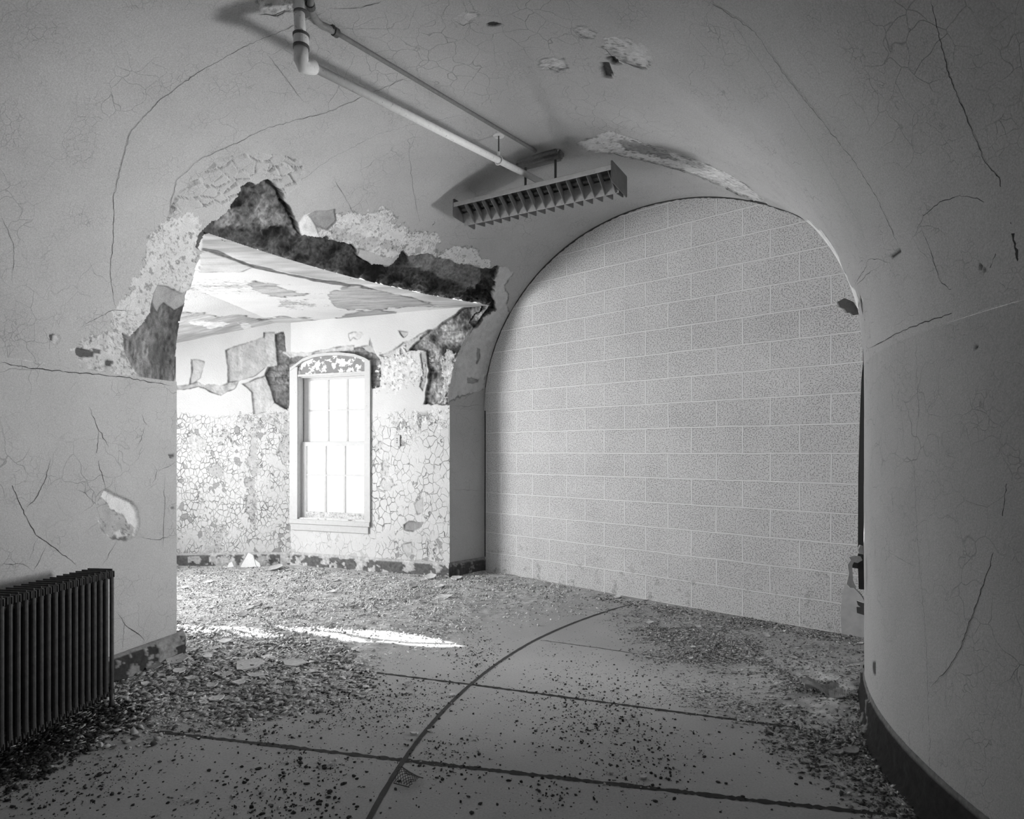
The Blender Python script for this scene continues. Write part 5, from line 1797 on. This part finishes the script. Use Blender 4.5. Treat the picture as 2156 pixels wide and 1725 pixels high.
SPECIAL = [
    (454, 1476, 36, 12, 2, 'bright palm-sized plaster flake at the front edge of the rubble, right of the radiator'),
    (403, 1466, 17, 8, 2, 'small bright flake just left of the bright palm-sized flake'),
    (378, 1419, 28, 12, 2, 'pale angular flake among the rubble beside the left baseboard'),
    (372, 1398, 46, 18, 1, 'large grey slab lying by the corner of the left baseboard'),
    (322, 1412, 36, 13, 3, 'grey slab against the left baseboard near the radiator'),
    (525, 1408, 60, 22, 1, 'broad flat slab in the rubble below the streak of sunlight'),
    (618, 1402, 52, 14, 1, 'broad flat slab right of the largest slab below the sunlight'),
    (538, 1428, 40, 10, 1, 'thin slab in front of the broad flat slab'),
    (470, 1428, 38, 9, 1, 'long grey flake left of the thin slab'),
    (503, 1443, 30, 9, 2, 'curled pale flake in the middle of the left rubble'),
    (446, 1450, 26, 8, 1, 'grey flake behind the bright palm-sized flake'),
    (475, 1360, 30, 8, 2, 'pale flake lying just before the streak of sunlight'),
    (437, 1390, 22, 8, 2, 'bright flake in the rubble right of the baseboard corner'),
    (405, 1435, 34, 9, 1, 'long flake in the rubble before the baseboard slab'),
    (560, 1387, 20, 6, 2, 'small bright flake above the broad flat slab'),
    (580, 1202, 30, 9, 1, 'grey slab lying on the far rubble below the window'),
    (1790, 1585, 50, 14, 3, 'thick dark slab near the foot of the convex wall'),
    (1762, 1588, 30, 9, 3, 'flat dark flake left of the thick dark slab'),
    (873, 1547, 18, 7, 2, 'lone pale chip left of the curved floor joint'),
    (905, 1542, 12, 4, 1, 'thin chip lying across the curved floor joint'),
    (952, 1466, 14, 5, 2, 'pale chip lying beside the joint crossing'),
    (857, 1443, 12, 8, 3, 'small grey chip behind the joint crossing'),
    (1353, 1640, 19, 9, 1, 'lone chip on the dark floor at right foreground'),
    (1300, 1259, 18, 5, 2, 'white chip at the foot of the block wall'),
    (960, 1222, 26, 7, 2, 'pale flake before the corner of the pier'),
    (905, 1222, 30, 8, 2, 'pale slab against the bay baseboard by the pier'),
    (870, 1240, 22, 8, 3, 'dark lump of plaster in the rubble near the pier'),
    (925, 1240, 20, 6, 2, 'small bright flake in the rubble before the pier'),
    (935, 1262, 40, 6, 2, 'long pale flake in the far rubble before the pier'),
    (290, 1393, 30, 10, 2, 'flake propped against the mouldy left baseboard'),
]
for i, (a, b, wp, hp_, mi, lab) in enumerate(SPECIAL):
    put_flake('plaster_flake', a, b, wp, hp_, mi, lab, 'plaster flake', 100 + i, th=0.007, tilt=0.10)

g = random.Random(11)
REG = [('small flat plaster flake in the thick rubble beside the radiator', 'plaster flakes in the left rubble', LEFTP, 46, (10, 24)),
       ('small plaster flake lying on the bright rubble of the bay floor', 'plaster flakes on the bay floor', [(380, 1215), (900, 1225), (1000, 1260), (900, 1310), (500, 1310), (380, 1310)], 30, (9, 20)),
       ('small grey plaster flake in the debris before the block wall at right', 'plaster flakes in the right debris', RIGHTP, 34, (8, 17))]
k = 0
for lab, grp, poly, n, (w0, w1) in REG:
    xs = [p_[0] for p_ in poly]; ys = [p_[1] for p_ in poly]
    c = 0
    while c < n:
        x, y = g.uniform(max(min(xs), 250), max(xs)), g.uniform(min(ys), max(ys))
        if sdf(poly, np.array([x]), np.array([y]))[0] < 4: continue
        q = floor_pt(x, y)
        if not ok_floor(np.array([[q[0], q[1]]]))[0]: continue
        wp = g.uniform(w0, w1)
        put_flake('plaster_flake', x, y, wp, wp * g.uniform(0.22, 0.38), g.choice((0, 1, 1, 2, 3)), lab, 'plaster flake', 300 + k, th=0.004, tilt=0.14, group=grp)
        k += 1; c += 1

LUMPS = [lump_mesh(1.0, i) for i in range(8)]
for m_ in LUMPS: m_.materials.append(M_crumb)
cl = [(a, b, r_) for a, b, r_ in CROSS_PX]
CR = [((0, 420), (1530, 1725), 'dark crumb on the bare slab before the radiator, in the lower left', 'dark crumbs in the lower left', 70),
      ((420, 800), (1440, 1590), 'dark crumb scattered behind the front floor joint, left of the curved joint', 'dark crumbs behind the front joint', 70),
      ((420, 780), (1605, 1725), 'dark crumb in the scatter at the bottom of the floor, left of the curved joint', 'dark crumbs at the bottom', 75),
      ((880, 1700), (1480, 1720), 'dark crumb on the slabs right of the curved floor joint', 'dark crumbs right of the curved joint', 60)]
for (xa, xb), (ya, yb), lab, grp, n in CR:
    c = 0
    while c < n:
        if g.random() < 0.6:
            a, b, r_ = g.choice(cl); x, y = g.gauss(a, r_ * 0.6), g.gauss(b, r_ * 0.35)
        else:
            x, y = g.uniform(xa, xb), g.uniform(ya, yb)
        if not (xa <= x <= xb and ya <= y <= yb): continue
        q = floor_pt(x, y)
        if not ok_floor(np.array([[q[0], q[1]]]))[0]: continue
        if q[0] < -1.75 or sdf(RADP, np.array([x]), np.array([y]))[0] > 0: 
            continue
        s_ = width_m(x, y, g.choice((4, 4.5, 5, 6, 7, 9)) * (0.7 + 0.5 * (y > 1600))) / 1.6
        o = bpy.data.objects.new('dark_crumb', LUMPS[g.randrange(8)]); COL.objects.link(o)
        o.location = (q[0], q[1], s_ * 0.10); o.scale = (s_, s_ * g.uniform(0.6, 1.1), s_ * g.uniform(0.7, 1.2)); o.rotation_euler = (0, 0, g.uniform(0, 6.28))
        tag(o, lab, 'crumb', grp)
        c += 1


def tuft(px, py, wpx, label, seed):
    p = floor_pt(px, py); R_ = width_m(px, py, wpx) / 2
    r = random.Random(seed)
    bm = bmesh.new()
    for _ in range(34):
        a, e = r.uniform(0, 6.28), r.uniform(0.1, 1.3)
        d = Vector((math.cos(a) * math.cos(e), math.sin(a) * math.cos(e), math.sin(e)))
        L = R_ * r.uniform(0.5, 1.1)
        q0 = Vector((r.uniform(-.2, .2) * R_, r.uniform(-.2, .2) * R_, R_ * 0.12))
        bm_tube(bm, [q0, q0 + d * L * 0.5, q0 + d * L + Vector((0, 0, -0.1 * L))], [R_ * 0.09, R_ * 0.07, R_ * 0.02], 5)
    o = bm_obj('fluff_tuft', bm, M_fluff); o.location = (p[0], p[1], 0)
    tag(o, label, 'fluff')


tuft(391, 1686, 17, 'white tuft of fluff alone on the lower left slab', 1)
tuft(552, 1669, 21, 'white tuft of fluff among dark crumbs at the bottom, nearest the viewer', 2)
tuft(672, 1605, 15, 'left of two white tufts just below the front floor joint', 3)
tuft(696, 1612, 15, 'right of two white tufts just below the front floor joint', 4)
tuft(600, 1606, 12, 'small white tuft left of the pair below the front floor joint', 5)
tuft(714, 1527, 11, 'small white tuft among crumbs above the front floor joint', 6)
tuft(1007, 1582, 12, 'white tuft on the slab right of the curved joint', 7)
tuft(886, 1605, 8, 'tiny white tuft beside the scrap of wire mesh', 8)
tuft(1675, 1596, 10, 'small white tuft on the dark floor toward the right wall', 9)
tuft(1833, 1530, 14, 'pale tuft at the foot of the convex wall', 10)

# scrap of wire lath in the joint crossing: a curled piece of diamond mesh
pm = floor_pt(858, 1650)
mw = width_m(858, 1640, 42)
bm = bmesh.new()
def mesh_surf(u, v):
    return Vector(((u - 0.5) * mw * 1.05 + 0.12 * mw * v, (v - 0.45) * mw * 1.0, 0.004 + 0.7 * mw * math.sin(math.pi * min(1, max(0, v * 0.9 + 0.05))) * (1 - 0.75 * u)))
nd_ = 7
for sgn_ in (1, -1):
    for k_ in range(-nd_, nd_ + 1):
        seg = []
        for t_ in np.linspace(0, 1, 16):
            u = t_; v = (k_ / nd_) + sgn_ * t_ * 1.0 + (0 if sgn_ > 0 else 1)
            v = v
            if 0 <= v <= 1 and u < 1.0 - 0.35 * abs(v - 0.5):
                seg.append(mesh_surf(u, v))
            else:
                if len(seg) > 1: bm_tube(bm, seg, 0.0011, 5)
                seg = []
        if len(seg) > 1: bm_tube(bm, seg, 0.0011, 5)
bm_tube(bm, [mesh_surf(u, 1.0) for u in np.linspace(0, 0.95, 8)], 0.0018, 6)
bm_tube(bm, [mesh_surf(u, 0.0) for u in np.linspace(0, 0.8, 8)], 0.0018, 6)
wm = bm_obj('wire_mesh_scrap', bm, M_rod)
wm.location = (pm[0], pm[1], 0); wm.rotation_euler = (0, 0, -0.3)
tag(wm, 'curled dark scrap of diamond wire mesh by the front joint crossing', 'wire mesh')

# crumpled rag-like scrap with folds on the right debris
ps = floor_pt(1728, 1462)
bm = bmesh.new()
ww = width_m(1728, 1462, 74)
n_ = 26
vs = []
for i in range(n_):
    for j in range(9):
        u, v = i / (n_ - 1), j / 8
        fold = 0.040 * (abs(((v * 3.2 + u * 0.9) % 1) * 2 - 1) - 0.4) * (0.5 + 0.5 * u) + 0.008 * math.sin(u * 7)
        vs.append(bm.verts.new(((u - 0.5) * ww, (v - 0.5) * ww * (0.55 + 0.3 * u) - 0.06 * u, 0.035 + fold + 0.02 * (1 - u))))
for i in range(n_ - 1):
    for j in range(8):
        bm.faces.new((vs[i * 9 + j], vs[(i + 1) * 9 + j], vs[(i + 1) * 9 + j + 1], vs[i * 9 + j + 1]))
ret = bmesh.ops.extrude_face_region(bm, geom=list(bm.faces))
for v in [e for e in ret['geom'] if isinstance(e, bmesh.types.BMVert)]:
    v.co.z -= 0.005
rg = bm_obj('crumpled_scrap', bm, M_fl[3], None, False)
rg.location = (ps[0], ps[1], 0.0); rg.rotation_euler = (0, 0, -0.15)
tag(rg, 'crumpled folded grey scrap lying in the right-hand debris', 'scrap')

# triangular slab leaning on the bay baseboard and its small companion
def leaner(px_list, label, mi, lean=0.10):
    base = PW + (QW - PW) * 0.0
    n = np.array([0.0, -1.0, 0.0])
    p0 = np.array([0, 6.62, 0])
    P = [plane_pt(a, b, p0, n) for a, b in px_list]
    for q in P: q[2] = max(q[2], 0.004)
    zlo = min(q[2] for q in P)
    o0 = np.array([np.mean([q[0] for q in P]), 6.62, zlo])
    bm = bmesh.new()
    ra = [bm.verts.new((q[0] - o0[0], (q[2] - zlo) * lean, q[2] - zlo)) for q in P]
    rb = [bm.verts.new((q[0] - o0[0], (q[2] - zlo) * lean - 0.02, q[2] - zlo)) for q in P]
    bm.faces.new(ra); bm.faces.new(rb[::-1])
    for i in range(len(P)):
        j = (i + 1) % len(P); bm.faces.new((ra[i], rb[i], rb[j], ra[j]))
    o = bm_obj('leaning_plaster_slab', bm, M_palep2); o.location = (o0[0], o0[1], 0.012)
    tag(o, label, 'plaster slab')


M_palep2 = mat_flat('white_plaster_slab', 0.78, 0.9, grain=0.06)
leaner([(507, 1192), (523, 1161), (533, 1166), (541, 1190)], 'white triangular plaster slab leaning on the bay baseboard', 2)
leaner([(479, 1190), (484, 1180), (490, 1178), (494, 1188)], 'small wedge of plaster left of the white triangular slab', 2)
leaner([(537, 1172), (548, 1180), (550, 1188), (543, 1189)], 'narrow plaster shard right of the white triangular slab', 2)

# unseen box added round the recess fill lamp to keep sky light out
bm = bmesh.new()
rc = [(1.74, 3.0), (2.95, 2.75), (3.05, 3.85), (2.2, 3.85)]
rc = [tuple(C0 + R1 * 0.999 * np.array([math.cos(math.radians(151.3)), math.sin(math.radians(151.3))])), (2.95, 2.75), (3.05, 3.75), tuple(C0 + R1 * 0.999 * np.array([math.cos(math.radians(140.2)), math.sin(math.radians(140.2))]))]
for (x0, y0), (x1, y1) in zip(rc[:-1], rc[1:]):
    bm.faces.new([bm.verts.new(p_) for p_ in ((x0, y0, 0), (x1, y1, 0), (x1, y1, 1.62), (x0, y0, 1.62))])
bm.faces.new([bm.verts.new((x_, y_, 1.62)) for x_, y_ in rc])
struct(bm_obj('fill_recess_box', bm, M_end), 'unseen box added round the fill lamp behind the convex wall', 'wall')

# dark joint between the vault and the block wall, and the parged patch at its right foot
def wall_back_piece(name, polys, mat, lift, label=None):
    bm = bmesh.new()
    for pl in polys:
        bm.faces.new([bm.verts.new((u, -lift, h)) for u, h in pl])
    ret = bmesh.ops.extrude_face_region(bm, geom=list(bm.faces))
    for v in [e for e in ret['geom'] if isinstance(e, bmesh.types.BMVert)]:
        v.co.y = 0.002
    o = bm_obj(name, bm, mat, wb)
    if label: o['label'] = label
    return o


rs_ = random.Random(9)
seam, pu = [], None
for u in np.concatenate([[0.0] * 1, np.linspace(0.0, 3.6, 150)]):
    q = BL + BD * u
    r_ = math.hypot(*(q - C0))
    if r_ > R2 or r_ < R1: continue
    hh = float(vault_h(r_)); w_ = rs_.uniform(0.008, 0.016)
    if pu is not None:
        seam.append([(pu[0], pu[1] + 0.004), (u, hh + 0.004), (u + 0.3 * w_, hh - w_), (pu[0] + 0.3 * pu[2], pu[1] - pu[2])])
    pu = (u, hh, w_)
# upright part of the joint in the left corner
u0_ = 0.0
while math.hypot(*(BL + BD * u0_ - C0)) > R2: u0_ += 0.002
seam.append([(u0_ - 0.01, 0.15), (u0_ + 0.003, 0.15), (u0_ + 0.004, SPR), (u0_ - 0.01, SPR)])
wall_back_piece('arch_joint', seam, mat_flat('dark_open_joint', 0.05, 0.9), 0.003, 'dark joint line following the arch')
pp_ = [block_uv(a, b) for a, b in ((1780, 1228), (1797, 1236), (1812, 1252), (1826, 1275), (1828, 1350), (1800, 1343), (1773, 1338), (1770, 1290), (1774, 1250))]
wall_back_piece('parging_patch', [pp_], mat_flat('grey_parging', 0.40, 0.9, grain=0.12, gscale=14), 0.006, 'smooth grey parged patch')
